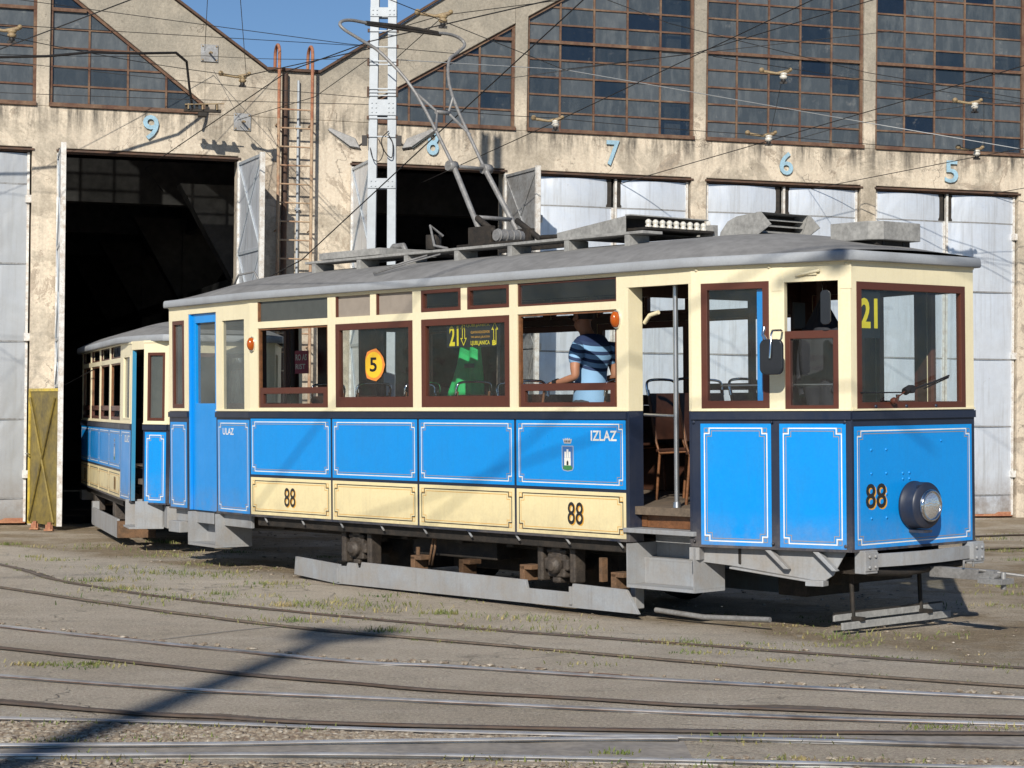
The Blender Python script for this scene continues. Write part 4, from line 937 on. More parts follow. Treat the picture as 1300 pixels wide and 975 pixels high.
# cab side window, upper half open
k = MB(); k.wall(ft, w2[0] + .003, w2[1] - .003, w2[2] + .003, 2.33, -.05, .0, [(w2[0] + .045, w2[1] - .045, w2[2] + .03, 2.27)]); o = k.build('window', 'brown', tram, bevel=.003)
k = MB(); k.poly([(w2[0] + .045, -.02, w2[2] + .03), (w2[1] - .045, -.02, w2[2] + .03), (w2[1] - .045, -.02, 2.27), (w2[0] + .045, -.02, 2.27)], ft); k.build('glass', 'glass', o, recalc=False)
wsc = window(ff, *wf, tram, .058, bot=.062); wsc.name = 'windscreen'
blue_panel(ft, .075, .685, .672, 1.622, tram); blue_panel(ft, .755, 1.305, .672, 1.622, tram)
blue_panel(fft, fft.L - .685, fft.L - .075, .672, 1.622, tram); blue_panel(fft, fft.L - 1.305, fft.L - .755, .672, 1.622, tram)
blue_panel(ff, .025, 1.48, .672, 1.60, tram)
# doorway header and jambs (near), closed door (far)
cream.wall(near := B['near'], B['L'], B['L'] + .73, 2.725, ZE, -.05, 0, (), 0, 1); cream.box(B['L'], B['L'] + .73, .0005, .010, ZE - .026, ZE - .008, near)
cream.box(B['L'] - .002, B['L'] + .022, -.16, -.001, ZN + .001, 2.724, near); navy.box(B['L'] - .002, B['L'] + .022, -.16, -.001, ZB, ZN - .001, near)
cream.box(B['L'] + .70, B['L'] + .728, -.10, -.001, ZN + .001, 2.724, near); navy.box(B['L'] + .70, B['L'] + .728, -.10, -.001, ZB, ZN - .001, near)
fd = Fr((-1.30, 1.13), (-2.03, 1.13)); skin(fd, 0, fd.L, [(.08, .65, ZN + .02, 2.72)]); window(fd, .08, .65, ZN + .02, 2.72, tram, .05)
# rear platform
R0, R1 = (-9.5, -.85), (-7.503, -1.13); rt = Fr(R0, R1); frr = Fr((-7.503, 1.13), (-9.5, .85)); rr = Fr((-9.5, .85), (-9.5, -.85))
we = (.09, .40, ZN + .03, 2.70); wu = (1.357, 1.885, ZN + .02, 2.66)
skin(rt, 0, .50, [we]); skin(rt, 1.21, rt.L, [wu])
cream.wall(rt, .50, 1.21, 2.76, ZE, -.05, 0, (), 0, 1)
skin(frr, 0, frr.L, [(frr.L - wu[1], frr.L - wu[0], *wu[2:]), (frr.L - 1.1, frr.L - .6, *wu[2:]), (frr.L - we[1], frr.L - we[0], *we[2:])])
skin(rr, 0, rr.L, [(.12, 1.58, ZN + .02, 2.68)]); window(rr, .12, 1.58, ZN + .02, 2.68, tram, .06)
window(rt, *we, tram, .045, glass='murky'); 
k = MB(); k.poly([(wu[0], -.02, wu[2]), (wu[1], -.02, wu[2]), (wu[1], -.02, wu[3]), (wu[0], -.02, wu[3])], rt); k.build('window', 'murky', tram, recalc=False)
for a_, b_ in ((frr.L - wu[1], frr.L - wu[0]), (frr.L - 1.1, frr.L - .6)): window(frr, a_, b_, *wu[2:], tram, .045)
blue_panel(rt, .03, .46, .672, 1.60, tram); blue_panel(rt, 1.245, rt.L - .015, .672, 1.63, tram)
k = MB(); k.wall(rt, .515, 1.205, .66, 2.757, -.09, -.03, [(.63, 1.12, 1.80, 2.66)]); k.box(.515, .55, -.03, .0, .66, 2.757, rt); dr = k.build('door', 'door_blue', tram, bevel=.003)
k = MB(); k.poly([(.63, -.06, 1.80), (1.12, -.06, 1.80), (1.12, -.06, 2.66), (.63, -.06, 2.66)], rt); k.build('glass', 'murky', dr, recalc=False)
cream.build('window_band', ['cream', 'dark_in'], tram); navy.build('lower_frame', ['navy', 'dark_in'], tram)
# lettering
k = MB(); put_text(k, 'ULAZ', rt, 1.375, 1.64, 1.475, 1.545, .0055, 0, .02); k.build('lettering', 'white_line', tram, recalc=False)
k = MB(); put_text(k, 'IZLAZ', near, 5.045, 5.355, 1.475, 1.56, .0055, 0, .02); k.build('lettering', 'white_line', tram, recalc=False)
k = MB(); put_text(k, '88', ff, .152 + .014, .395 + .014, .975 - .010, 1.165 - .010, .0055, 1, .012); put_text(k, '88', ff, .152, .395, .975, 1.165, .0065, 0, .012); k.build('fleet_number', ['black_line', 'gold'], tram, recalc=False)
# crest: shield with a white castle on a green mound under a mural crown
def crest(fr, c, z0, par):
    k = MB(); w_, h_ = .072, .215
    sh = [(c - w_, z0 + .03), (c - w_ * .8, z0 + .008), (c, z0), (c + w_ * .8, z0 + .008), (c + w_, z0 + .03), (c + w_, z0 + h_), (c - w_, z0 + h_)]
    k.add([fr(a, .0052, b) for a, b in sh], [tuple(range(7))], 1)
    s2 = [(c + (a - c) * .90, z0 + .107 + (b - z0 - .107) * .95) for a, b in sh]; k.add([fr(a, .0058, b) for a, b in s2], [tuple(range(7))], 2)
    gm = [(c - w_ * .86, z0 + .02), (c, z0 + .008), (c + w_ * .86, z0 + .02), (c + w_ * .7, z0 + .045), (c, z0 + .062), (c - w_ * .7, z0 + .045)]; k.add([fr(a, .0064, b) for a, b in gm], [tuple(range(6))], 3)
    for a, b, zz0, zz1 in ((-.040, .040, .05, .115), (-.038, -.014, .116, .165), (.014, .038, .116, .165), (-.011, .011, .116, .185)): k.add([fr(c + a, .007, z0 + zz0), fr(c + b, .007, z0 + zz0), fr(c + b, .007, z0 + zz1), fr(c + a, .007, z0 + zz1)], [(0, 1, 2, 3)], 0)
    k.add([fr(c + a, .0076, z0 + b) for a, b in ((-.012, .052), (.012, .052), (.012, .08), (0, .092), (-.012, .08))], [(0, 1, 2, 3, 4)], 4)
    k.add([fr(c + a, .0064, z0 + h_ + b) for a, b in ((-.042, .018), (.042, .018), (.058, .060), (.035, .052), (.03, .066), (.01, .056), (0, .07), (-.01, .056), (-.03, .066), (-.035, .052), (-.058, .060))], [tuple(range(11))], 1)
    for a in (-.03, -.01, .01, .03): k.add([fr(c + a - .006, .007, z0 + h_ + .028), fr(c + a + .006, .007, z0 + h_ + .028), fr(c + a + .006, .007, z0 + h_ + .045), fr(c + a - .006, .007, z0 + h_ + .045)], [(0, 1, 2, 3)], 4)
    k.build('city_crest', ['white_line', 'crest_grey', 'crest_blue', 'crest_green', 'black_line'], par, recalc=False)
crest(near, 4.76, 1.215, tram)
# roof
def hw1(x):
    if x > -1.30: return 1.165 - (1.165 - .795) * ((x + 1.30) / 1.34)
    if x < -7.5: return 1.165 - (1.165 - .88) * ((-7.5 - x) / 2.04)
    return 1.165
def h1(x):
    t_ = min(1, (x + .06 if False else abs(x - .06)) / 1.7) if x > -4 else min(1, abs(x + 9.58) / 1.7)
    return .02 + .235 * sin(t_ * pi / 2)
rf1 = roof_mesh(tram, hw1, -9.54, .035, ZE - .01, h1)
k = MB()
for i in range(60):   # rivets and lamp bolts under the gutter
    pass
for x in [-7.3 + .6 * i for i in range(10)]: k.lathe([(.0, .016), (.012, .012), (.014, 0)], (x, 0, 0), 'y', 8, lambda a, b, c: Vector((a, -1.13 - b, 2.845 + c)))
for s in (.05, .68, 1.32): k.lathe([(.0, .016), (.013, .012), (.015, 0)], (s, 0, 2.83), 'y', 8, lambda a, b, c: ft(a, b, c))
k.build('bolt', 'cream', tram)
k = MB()
for s in (.70, 1.27): k.box(s, s + .09, .0005, .004, 2.64, 2.82, ft)
k.box(.94, 1.08, .001, .018, 2.752, 2.77, ft); k.tube([(.91, .02, 2.752), (1.11, .02, 2.785)], .012, 6, ft); k.build('trim_plate', 'cream', tram, bevel=.002)
k = MB()
for (s, z) in ((.22, 1.42), (.40, 1.42), (.22, 1.24), (.40, 1.24), (.40, 1.08), (.40, .90), (.22, .90), (.60, 1.235), (.68, 1.235), (.60, 1.19), (.68, 1.19), (1.08, 1.475)):
    k.lathe([(.011, 0), (.010, .006), (0, .009)], (s, .004, z), 'y', 8, ff)
k.build('rivet', 'blue', tram)
k = MB()
for s in (.28, .65, 1.02): k.lathe([(.014, 0), (.012, .010), (0, .014)], (s, .004, ZN + .03), 'y', 8, ff)
for s in (.02, .70, 1.30):
    k.lathe([(.012, 0), (0, .012)], (s, .018, ZN - .085), 'y', 8, ft); k.lathe([(.014, 0), (0, .014)], (s, .012, .70), 'y', 8, ft)
k.build('screw', 'navy', tram)
# roof boards on brackets
yb = -.50
for side in (-1, 1):
    k = MB(); y0, y1 = (yb - .12, yb + .12) if side < 0 else (-yb - .12, -yb + .12)
    k.box(-7.25, -2.35, y0, y1, 3.215, 3.24); o = k.build('roof_board', 'plank', rf1, bevel=.004)
    for x in [-7.1 + .76 * i for i in range(7)]:
        c = MB(); ys = (y0 - .0, y1) if side < 0 else (y1, y0)
        c.prismx([(ys[0], 3.213), (ys[0], 3.06), (ys[1], 3.09), (ys[1], 3.213)], x - .03, x + .03); c.build('board_support', 'plank', rf1, bevel=.003)
for x0_, x1_ in ((-7.0, -6.0),):
    k = MB(); k.box(x0_, x1_, -.62, .1, 3.245, 3.31); k.box(x0_ + .02, x1_ - .02, -.60, .08, 3.31, 3.315); k.build('roof_tray', 'plank', rf1, bevel=.004)
# resistor hood: long flared box with porcelain row at its open front
k = MB(); X0, X1 = -3.55, -2.62
k.add([(X0, -.50, 3.245), (X0, .36, 3.245), (X0, .36, 3.30), (X0, -.50, 3.30), (X1, -.55, 3.245), (X1, .42, 3.245), (X1, .42, 3.385), (X1, -.55, 3.385)], [(0, 3, 2, 1), (0, 1, 5, 4), (1, 2, 6, 5), (2, 3, 7, 6), (3, 0, 4, 7)])
k.box(X1 - .01, X1 + .05, -.55, .42, 3.386, 3.396); k.box(X1, X1 + .16, .36, .42, 3.24, 3.34, mi=0)
k.build('resistor_hood', 'plank', rf1)
k = MB(); k.box(X1 - .15, X1 - .10, -.5, .4, 3.25, 3.38); k.build('hood_backing', 'under', rf1)
for i in range(9):
    k = MB(); y = -.40 + .085 * i; k.lathe([(.028, 3.285), (.03, 3.30), (.02, 3.31), (.028, 3.325), (.028, 3.34), (.012, 3.355), (0, 3.357)], (X1 + .12, y, 0), 'z', 10); k.build('porcelain_stud', 'porcelain', rf1)
k = MB(); k.box(X1 - .2, X1 + .18, -.48, .355, 3.262, 3.283); k.build('stud_bar', 'under', rf1)
# scoop ventilator with louvres
k = MB(); V0, V1 = -1.72, -1.30
pr = [(V0, 3.11), (V0 + .02, 3.19), (V0 + .10, 3.275), (V0 + .2, 3.31), (V1 + .04, 3.33), (V1 - .05, 3.11)]
k.prism(pr, -.36, -.345); k.prism(pr, .225, .24); n_ = len(pr)
for a_, b_ in zip(pr[:4], pr[1:5]): k.add([(a_[0], -.36, a_[1]), (b_[0], -.36, b_[1]), (b_[0], .24, b_[1]), (a_[0], .24, a_[1])], [(0, 1, 2, 3)])
k.prism([(V1 - .05, 3.11), (V1 + .16, 3.22), (V1 + .05, 3.33), (V1 + .0, 3.33)], -.365, -.355); k.prism([(V1 - .05, 3.11), (V1 + .16, 3.22), (V1 + .05, 3.33), (V1 + .0, 3.33)], .235, .245)
k.build('roof_ventilator', 'plank', rf1)
k = MB(); k.box(V1 - .12, V1 - .10, -.34, .22, 3.12, 3.32, mi=1)
for z in (3.14, 3.19, 3.24, 3.29): k.prism([(V1 - .09, z), (V1 - .01, z - .02), (V1 - .01, z - .012), (V1 - .09, z + .008)], -.34, .22)
k.build('louvre', ['plank', 'under'], rf1)
# front square ventilator on a dark collar
k = MB(); k.prismz([(-.62, -.25), (-.24, -.25), (-.16, -.16), (-.16, .30), (-.62, .30)], 3.045, 3.19); k.build('roof_ventilator', 'plank', rf1, bevel=.006)
k = MB(); k.box(-.56, -.22, -.17, .24, 2.97, 3.044); k.build('ventilator_collar', 'under', rf1)
k = MB(); [k.box(-.235 + .0, -.215, y, y + .02, 3.0, 3.06) for y in (-.1, .15)]; k.build('latch', 'wire', rf1)
# bow collector
bow = bpy.data.objects.new('bow_collector', None); COL.objects.link(bow); bow.parent = rf1
la = [(-4.90, -.25, 3.40), (-5.35, -.20, 4.07), (-5.89, -.24, 4.85), (-6.18, -.43, 5.25), (-6.27, -.62, 5.38), (-6.33, -.77, 5.47), (-6.375, -.80, 5.53), (-6.40, -.74, 5.575), (-6.41, -.62, 5.595), (-6.40, -.44, 5.585)]
ra = [(x, -y * .98, z) for x, y, z in la]
k = MB(); k.tube(catmull(la[:2], 2), [.027] * 3, 10); k.tube(catmull(la[1:], 4), .0165, 8); k.build('bow_arm', 'panto', bow)
k = MB(); k.tube(catmull(ra[:2], 2), [.027] * 3, 10); k.tube(catmull(ra[1:], 4), .0165, 8); k.build('bow_arm', 'panto', bow)
k = MB(); k.tube([(-6.40, -.46, 5.585), (-6.405, 0, 5.60), (-6.40, .46, 5.585)], .024, 8); k.tube([(-6.36, -.47, 5.56), (-6.36, .47, 5.56)], .012, 6); k.build('contact_bar', 'under', bow)
k = MB()
for s_ in (-1, 1):
    k.tube([(-5.89, .24 * s_, 4.85), (-5.76, .07 * s_, 4.66), (-5.60, .22 * s_, 4.44)], .014, 8)
k.tube([(-5.76, -.09, 4.66), (-5.76, .09, 4.66)], .022, 8); k.tube([(-5.36, -.24, 4.08), (-5.36, .24, 4.08)], .018, 8); k.tube([(-5.0, -.25, 3.56), (-5.0, .25, 3.56)], .02, 8)
for s_ in (-1, 1): k.tube([(-5.36, .22 * s_ - .05, 4.08), (-5.36, .22 * s_ + .05, 4.08)], .05, 8)
k.build('brace', 'panto', bow)
k = MB()
for s_ in (-1, 1):
    k.box(-5.05, -4.72, .25 * s_ - .03, .25 * s_ + .03, 3.26, 3.46); k.tube([(-4.95, .25 * s_, 3.55), (-4.6, .25 * s_, 3.34)], .03, 8)
k.tube([(-4.62, -.30, 3.36), (-4.62, .02, 3.36)], .055, 12, mi=1); [k.tube([(-4.62, y_, 3.36), (-4.62, y_ + .015, 3.36)], .064, 12, mi=1) for y_ in (-.28, -.2, -.12, -.04)]; k.box(-5.2, -4.3, -.30, -.24, 3.25, 3.30); k.box(-5.2, -4.3, .24, .30, 3.25, 3.30)
k.box(-5.9, -5.6, -.2, .2, 3.24, 3.29); k.tube([(-5.75, -.12, 3.29), (-5.75, -.12, 3.40)], .04, 10, mi=1); k.tube([(-5.55, -.30, 3.28), (-5.55, -.30, 3.42)], .075, 12, mi=0); k.tube([(-5.4, -.30, 3.40), (-5.45, -.42, 3.50), (-5.35, -.45, 3.30), (-5.15, -.45, 3.26)], .014, 6, mi=1)
k.tube([(-6.4, -.2, 3.28), (-6.3, -.2, 3.36), (-6.15, -.2, 3.36), (-6.1, -.2, 3.28)], .03, 8, mi=1); k.tube([(-4.6, .25, 3.36), (-3.9, .25, 3.34)], .025, 8)
k.build('bow_base', ['under', 'panto'], bow, bevel=.004)
# rear roof cable loop and rail
k = MB(); k.tube([(-8.6, -.6, 3.05), (-8.5, -.6, 3.17), (-8.2, -.6, 3.19), (-8.1, -.6, 3.08)], .012, 6); k.tube([(-5.6, -1.0, 3.03), (-5.3, -.8, 3.14), (-5.2, -.66, 3.19)], .009, 5); k.tube([(-5.56, -1.02, 3.02), (-5.2, -.85, 3.12), (-5.0, -.66, 3.19)], .009, 5); k.build('roof_cable', 'panto', rf1)
# lamps
for x, z, fr_, lab in ((-2.135, 2.47, None, 0), (-7.44, 2.40, None, 0)):
    k = MB(); k.lathe([(.045, 0), (.045, .02)], (0, 0, 0), 'y', 12, lambda a, b, c, x=x, z=z: Vector((x + a, -1.13 - b, z + c * 1.7)), 1)
    k.lathe([(.038, .02), (.036, .045), (.02, .065), (0, .07)], (0, 0, 0), 'y', 12, lambda a, b, c, x=x, z=z: Vector((x + a, -1.13 - b, z + c * 1.75)), 0); k.build('indicator_lamp', ['orange_lens', 'chrome'], tram)
LX, LZ = .72, .985   # headlight, s along the front, height
hl = MB(); hl.lathe([(.176, 0.005), (.186, .012), (.186, .03), (.180, .034), (.179, .140)], (LX, 0, LZ), 'y', 40, ff); hl.lathe([(.179, .140), (.172, .152), (.125, .164), (.118, .165)], (LX, 0, LZ), 'y', 40, ff); hl.box(LX - .12, LX + .02, .13, .145, LZ + .14, LZ + .16, ff); hl.box(LX - .05, LX + .05, .0, .15, LZ - .21, LZ - .19, ff)
hlo = hl.build('headlight', 'navy', tram)
k = MB(); k.lathe([(.125, .168), (.125, .185), (.118, .195), (.105, .196), (.100, .186)], (LX + .0, 0, LZ), 'y', 32, ff); k.build('rim', 'chrome', hlo)
k = MB(); k.lathe([(.102, .186), (.085, .196), (.05, .203), (0.001, .206)], (LX, 0, LZ), 'y', 28, ff); k.build('lens', 'lamp_lens', hlo)
# mirror
mr = MB()
def rbox(mb, c, hw_, hh_, d0, d1, r, fr, mi=0):
    pts = []
    for qx, qz, a0 in ((1, 1, 0), (-1, 1, 90), (-1, -1, 180), (1, -1, 270)):
        for i in range(5):
            a = radians(a0 + 22.5 * i); pts.append((c[0] + qx * (hw_ - r) + r * cos(a), c[1] + qz * (hh_ - r) + r * sin(a)))
    mb.prism(pts, d0, d1, fr, mi)
rbox(mr, (.80, 2.13), .095, .135, .20, .235, .05, ft); mo = mr.build('wing_mirror', 'black_gloss', tram, bevel=.008)
k = MB(); k.tube([(.79, .01, 2.33), (.82, .10, 2.335), (.81, .22, 2.33), (.81, .245, 2.30), (.80, .25, 2.12)], .009, 6, ft); k.tube([(.78, .22, 2.22), (.72, .20, 2.30), (.72, .18, 2.36)], .014, 6, ft); k.build('mirror_arm', 'chrome', mo)
k = MB(); rbox(k, (1.18, 2.50), .04, .13, .06, .08, .03, ft); k.build('wing_mirror', 'black_gloss', tram, bevel=.004)
# wiper
k = MB(); k.tube([(.60, .03, 1.86), (.66, .035, 1.885)], .03, 10, ff); k.tube([(.66, .02, 1.88), (.66, .065, 1.88)], .032, 12, ff); k.tube([(.70, .05, 1.885), (.92, .05, 1.93), (1.13, .05, 1.985)], .008, 6, ff); k.tube([(.82, .045, 1.885), (1.13, .045, 1.97)], .006, 5, ff)
k.tube([(.10, .01, 1.855), (.62, .02, 1.855)], .006, 6, ff); k.build('windscreen_wiper', 'wiper', tram)
k = MB(); k.tube([(.60, .03, 1.86), (.53, .02, 1.82), (.47, .02, 1.79)], .005, 6, ff); k.lathe([(0, 0), (.022, .01), (.03, .03), (.02, .05)], (.47, .0, 1.79), 'y', 10, ff); k.build('wiper_lever', 'brown', tram)
# route number board inside the windscreen
k = MB(); k.box(.128, .385, -.05, -.032, 2.27, 2.625, ff, 0); put_text(k, '21', ff, .145, .355, 2.345, 2.575, -.030, 1, .035); k.build('route_board', ['sign_black', 'sign_yellow'], tram)
k = MB(); k.box(1.06, 1.20, -1.5, -1.48, 2.4, 2.62, ff, 0); k.build('route_board', ['sign_black'], tram)
# sticker 5 on the second saloon window, destination board behind the third
k = MB(); cs, cz = 2.06, 2.155
oc = [(cs + r_ * 0 + .165 * cos(a) * (1.05 if int(i) % 3 == 0 else .98), cz + .150 * sin(a) * (1.05 if i % 2 else .97)) for i, a in enumerate([2 * pi * j / 14 for j in range(14)]) for r_ in (1,)]
oc = [(max(cs - .13, x), z) for x, z in oc]; k.add([near(x, -.012, z) for x, z in oc], [tuple(range(len(oc)))], 0)
ic = [(max(cs - .129, cs + .136 * cos(2 * pi * j / 20)), cz + .124 * sin(2 * pi * j / 20)) for j in range(20)]; k.add([near(x, -.011, z) for x, z in ic], [tuple(range(20))], 1)
put_text(k, '5', near, cs - .06, cs + .05, cz - .065, cz + .07, -.010, 2, .02); k.build('window_sticker', ['sticker_o', 'sticker_y', 'sign_black'], tram, recalc=False)
k = MB(); a0 = 2.86; k.box(a0 + .24, a0 + .98, -.062, -.050, 2.29, 2.50, near, 0)
Fb = near
put_text(k, '21', Fb, 3.14, 3.27, 2.305, 2.485, -.048, 1, .03)
def arrow(s, z0, z1, upw):
    w_ = .038; sh = .016; hz = .06
    pts = [(s - sh, z0), (s + sh, z0), (s + sh, z1 - hz), (s + w_, z1 - hz), (s, z1), (s - w_, z1 - hz), (s - sh, z1 - hz)]
    if not upw: pts = [(x, z0 + z1 - z) for x, z in pts]
    k.ribbon(pts, .008, -.048, Fb, 1)
arrow(3.34, 2.31, 2.49, False); arrow(3.77, 2.31, 2.50, True)
put_text(k, 'A', Fb, 3.30, 3.345, 2.455, 2.492, -.047, 1, .01); put_text(k, 'B', Fb, 3.735, 3.785, 2.30, 2.345, -.0475, 1, .02)
put_text(k, 'LJUBLJANICA', Fb, 3.44, 3.70, 2.298, 2.345, -.048, 1, .015); put_text(k, 'TRG BANA J.JELACICA', Fb, 3.44, 3.70, 2.365, 2.387, -.048, 2, .0)
put_text(k, 'GLAVNI KOLODVOR', Fb, 3.44, 3.70, 2.41, 2.433, -.048, 2, .0); put_text(k, 'LJUBLJANICA', Fb, 3.38, 3.70, 2.465, 2.492, -.048, 1, .01)
k.build('destination_board', ['sign_black', 'sign_yellow', 'sign_orange'], tram)
# blue grab strip inside the front side window
k = MB(); k.box(.555, .605, -.042, -.036, ZN + .08, 2.66, ft); k.build('window_strip', 'blue', tram)
# interior
k = MB(); k.prismz([(-9.4, -.78), (-7.5, -1.07), (-2.05, -1.07), (-2.05, -1.07), (-1.5, -1.05), (-1.25, -1.05), (-.06, -.7), (-.06, .7), (-1.3, 1.07), (-7.5, 1.07), (-9.4, .78)], .88, .945); k.build('floor', 'floor', tram)
k = MB(); k.prismz([(-9.44, -.8), (-7.5, -1.08), (-1.3, -1.08), (-.05, -.71), (-.05, .71), (-1.3, 1.08), (-7.5, 1.08), (-9.44, .8)], 2.83, 2.845); k.build('ceiling', 'ceiling', tram)
for x in (-2.10, -7.45):   # open bulkhead frames
    k = MB(); k.wall(Fr((x, -1.075), (x, 1.075)), 0, 2.15, .946, 2.825, -.02, .02, [(.10, 1.50, .9, 2.66), (1.56, 2.06, 1.78, 2.55), (1.56, 2.06, .9, 1.70)]); k.build('bulkhead', 'dark_in', tram)
k = MB()
for y in (-1.072, 1.052): k.box(-7.4, -2.15, y, y + .02, .95, 1.73)
k.build('inner_lining', 'dark_in', tram)
# brown riser, sill and steps
k = MB(); k.box(-2.03, -1.33, -.99, -.97, .775, .944); k.box(-1.33, -1.31, -1.08, -.97, .775, .944); k.box(-2.0, -1.94, -1.0, -.992, .78, .86); k.build('door_riser', 'brown_light', tram)
k = MB(); k.box(-2.06, -1.27, -1.16, -.99, .735, .772); k.build('door_sill', 'grey', tram, bevel=.004)
def steps(x0, x1, yo, yi, zb, par, fr=ID):
    k = MB(); y2 = (yo + yi) / 2 + .02
    k.box(x0, x1, yo, yi, zb, zb + .025, fr); k.box(x0, x1, yi - .012, yi, zb + .025, .72, fr); k.box(x0 + .01, x1 - .01, y2, yi - .013, zb + .215, zb + .235, fr)
    for xx in (x0, x1 - .012): k.box(xx, xx + .012, yo + .0, yi - .013, zb + .026, .645, fr)
    k.box(x0 + .013, x1 - .013, y2, y2 + .01, zb + .026, zb + .214, fr)
    return k.build('step', 'grey', par)
steps(-2.03, -1.27, -1.15, -.80, .29, tram); 
steps(.56, 1.26, -.42, .0, .29, tram, lambda a, b, c: rt(a, -b - .42 + .04, c))
# grab pole
k = MB(); k.tube([(-1.60, -1.0, .95), (-1.60, -1.0, 2.82)], .021, 12); k.tube([(-1.60, -1.0, 1.68), (-1.98, -.98, 1.69)], .013, 8); k.lathe([(.035, .946), (.03, .99)], (-1.60, -1.0, 0), 'z', 12); k.build('grab_pole', 'steel_pole', tram)
k = MB(); k.tube([(-1.98, -.97, 2.44), (-1.90, -.99, 2.50), (-1.80, -.99, 2.52)], .018, 8); k.build('grab_handle', 'cream', tram)
# seats
def seat(x, y, face):
    s_ = bpy.data.objects.new('seat', None); COL.objects.link(s_); s_.parent = tram; s_.location = (x, y, .946); s_.rotation_euler = (0, 0, face)
    k = MB(); k.prism([(-.2, .44), (.2, .46), (.22, .44), (.2, .425), (-.2, .41)], -.2, .2); k.build('seat_pan', 'dark_in', s_, bevel=.01)
    k = MB(); k.prism([(-.20, .52), (-.185, .52), (-.265, .92), (-.28, .92)], -.19, .19); k.build('backrest', 'dark_in', s_, bevel=.006)
    k = MB()
    for yy in (-.19, .19):
        k.tube([(.18, yy, 0), (.16, yy, .42), (-.16, yy, .40), (-.20, yy, .5), (-.285, yy, .95)], .013, 6); k.tube([(-.2, yy, 0), (-.16, yy, .40)], .013, 6)
    k.build('seat_frame', 'brown_light', s_)
    k = MB(); k.tube(catmull([(-.275, -.20, .90), (-.29, -.20, .99), (-.295, -.16, 1.03), (-.295, 0, 1.04), (-.295, .16, 1.03), (-.29, .20, .99), (-.275, .20, .90)], 4), .012, 8); k.build('grab_handle', 'chrome', s_)
for x in (-6.9, -6.15, -5.4, -4.65, -3.9, -2.7):
    for y in (-.80, .82): seat(x, y, 0 if y > 0 else pi)
seat(-2.42, -.02, radians(6)); seat(-1.68, -.42, radians(10)); seat(-1.86, .42, radians(4))
# controller and brake stand in the cab
k = MB(); k.tube([(-.30, -.15, .946), (-.30, -.15, 1.62)], .11, 16); k.tube([(-.30, -.15, 1.62), (-.30, -.15, 1.68)], .14, 16); k.tube([(-.3, -.15, 1.70), (-.12, -.15, 1.73), (-.1, -.15, 1.80)], .014, 8); k.build('controller', 'under', tram)
k = MB(); k.tube([(-.26, .38, .946), (-.26, .38, 1.75)], .03, 10); k.tube([(-.26, .38, 1.75), (-.40, .30, 1.76), (-.40, .30, 1.84)], .016, 8); k.build('hand_brake', 'dark_in', tram)
k = MB(); k.tube([(-1.2, -.9, 1.92), (-.25, -.68, 1.92)], .008, 6); k.build('cab_rail', 'steel_pole', tram)
# cab partition posts
k = MB(); k.box(-1.28, -1.22, .35, .41, .946, 2.828); k.box(-1.28, -1.22, .85, .9, .946, 2.828); k.box(-1.275, -1.225, .41, .85, .946, 1.7); k.build('cab_partition', 'dark_in', tram)
# underframe
k = MB(); k.box(-9.3, -.25, -.62, -.50, .48, .655); k.box(-9.3, -.25, .50, .62, .48, .655)
for x in (-8.4, -7.2, -5.2, -4.4, -3.7, -2.1, -1.0): k.box(x - .05, x + .05, -.96, .96, .52, .654)
k.box(-5.1, -3.9, -.45, .45, .25, .6); k.box(-5.2, -4.0, -.85, -.55, .38, .64); k.box(-2.9, -2.6, -.4, .4, .2, .6); k.box(-6.2, -5.5, -.4, .4, .2, .6)
k.box(-1.02, -.72, -.45, .2, .25, .66); k.box(-.6, -.5, -.3, .6, .35, .66)
k.box(-7.45, -2.08, -1.08, -1.05, .56, .654); k.box(-7.45, -2.08, 1.05, 1.08, .56, .654)
k.build('underframe', 'under', tram, bevel=.01)
for ax in (-5.90, -3.05):
    for y in (-.52, .52):
        k = MB(); s_ = 1 if y > 0 else -1
        k.lathe([(.05, -.08), (.10, -.06), (.10, -.045), (.32, -.03), (.325, -.055), (.36, -.055), (.365, .03), (.39, .045), (.39, .055), (.34, .06), (.10, .035), (.10, .06), (.05, .07)], (ax, y, .39), 'y', 36, lambda a, b, c, y=y, s_=s_: Vector((a, y + (y - b) * s_ * 1.0 if False else b, c))); k.build('wheel', 'under', tram)
        # axle box, horn guides and leaf spring
        yb_ = .86 * s_
        k = MB(); k.lathe([(.04, 0), (.075, .03), (.078, .16), (.05, .175), (.045, .19)], (ax, yb_ - .02, .40), 'y', 16, (lambda a, b, c, yy=yb_: Vector((a, b, c))) if s_ > 0 else (lambda a, b, c, yy=yb_: Vector((a, 2 * yy - b - .04, c))))
        y0, y1 = sorted((yb_ - .03 * s_, yb_ + .14 * s_)); k.box(ax - .11, ax + .11, y0, y1, .30, .50); k.box(ax - .15, ax + .15, y0, y1 - .03, .36, .46); k.box(ax - .05, ax + .05, y0, y1 + .0, .25, .30); k.box(ax - .24, ax - .17, y0, y1 - .04, .26, .56); k.box(ax + .17, ax + .24, y0, y1 - .04, .26, .56); k.box(ax - .12, ax + .12, y0, y1, .50, .54)
        k.box(ax - .06, ax + .06, y0, y1 + .03 * s_ * 0, .48, .6)
        k.build('axle_box', 'grease', tram, bevel=.014)
        k = MB()
        for i in range(6):
            l_ = .46 - .065 * i; y0, y1 = sorted((yb_ - .0, yb_ + .09 * s_)); k.prism([(ax - l_, .575 + .02 * (i < 1) - .014 * i + .02), (ax, .585 - .014 * i - .045), (ax + l_, .575 - .014 * i + .02), (ax + l_, .587 - .014 * i + .02), (ax, .597 - .014 * i - .045), (ax - l_, .587 - .014 * i + .02)], y0, y1)
        k.build('leaf_spring', 'grease', tram)
    k = MB(); k.tube([(ax, -.9, .39), (ax, .9, .39)], .06, 12); k.build('axle', 'under', tram)
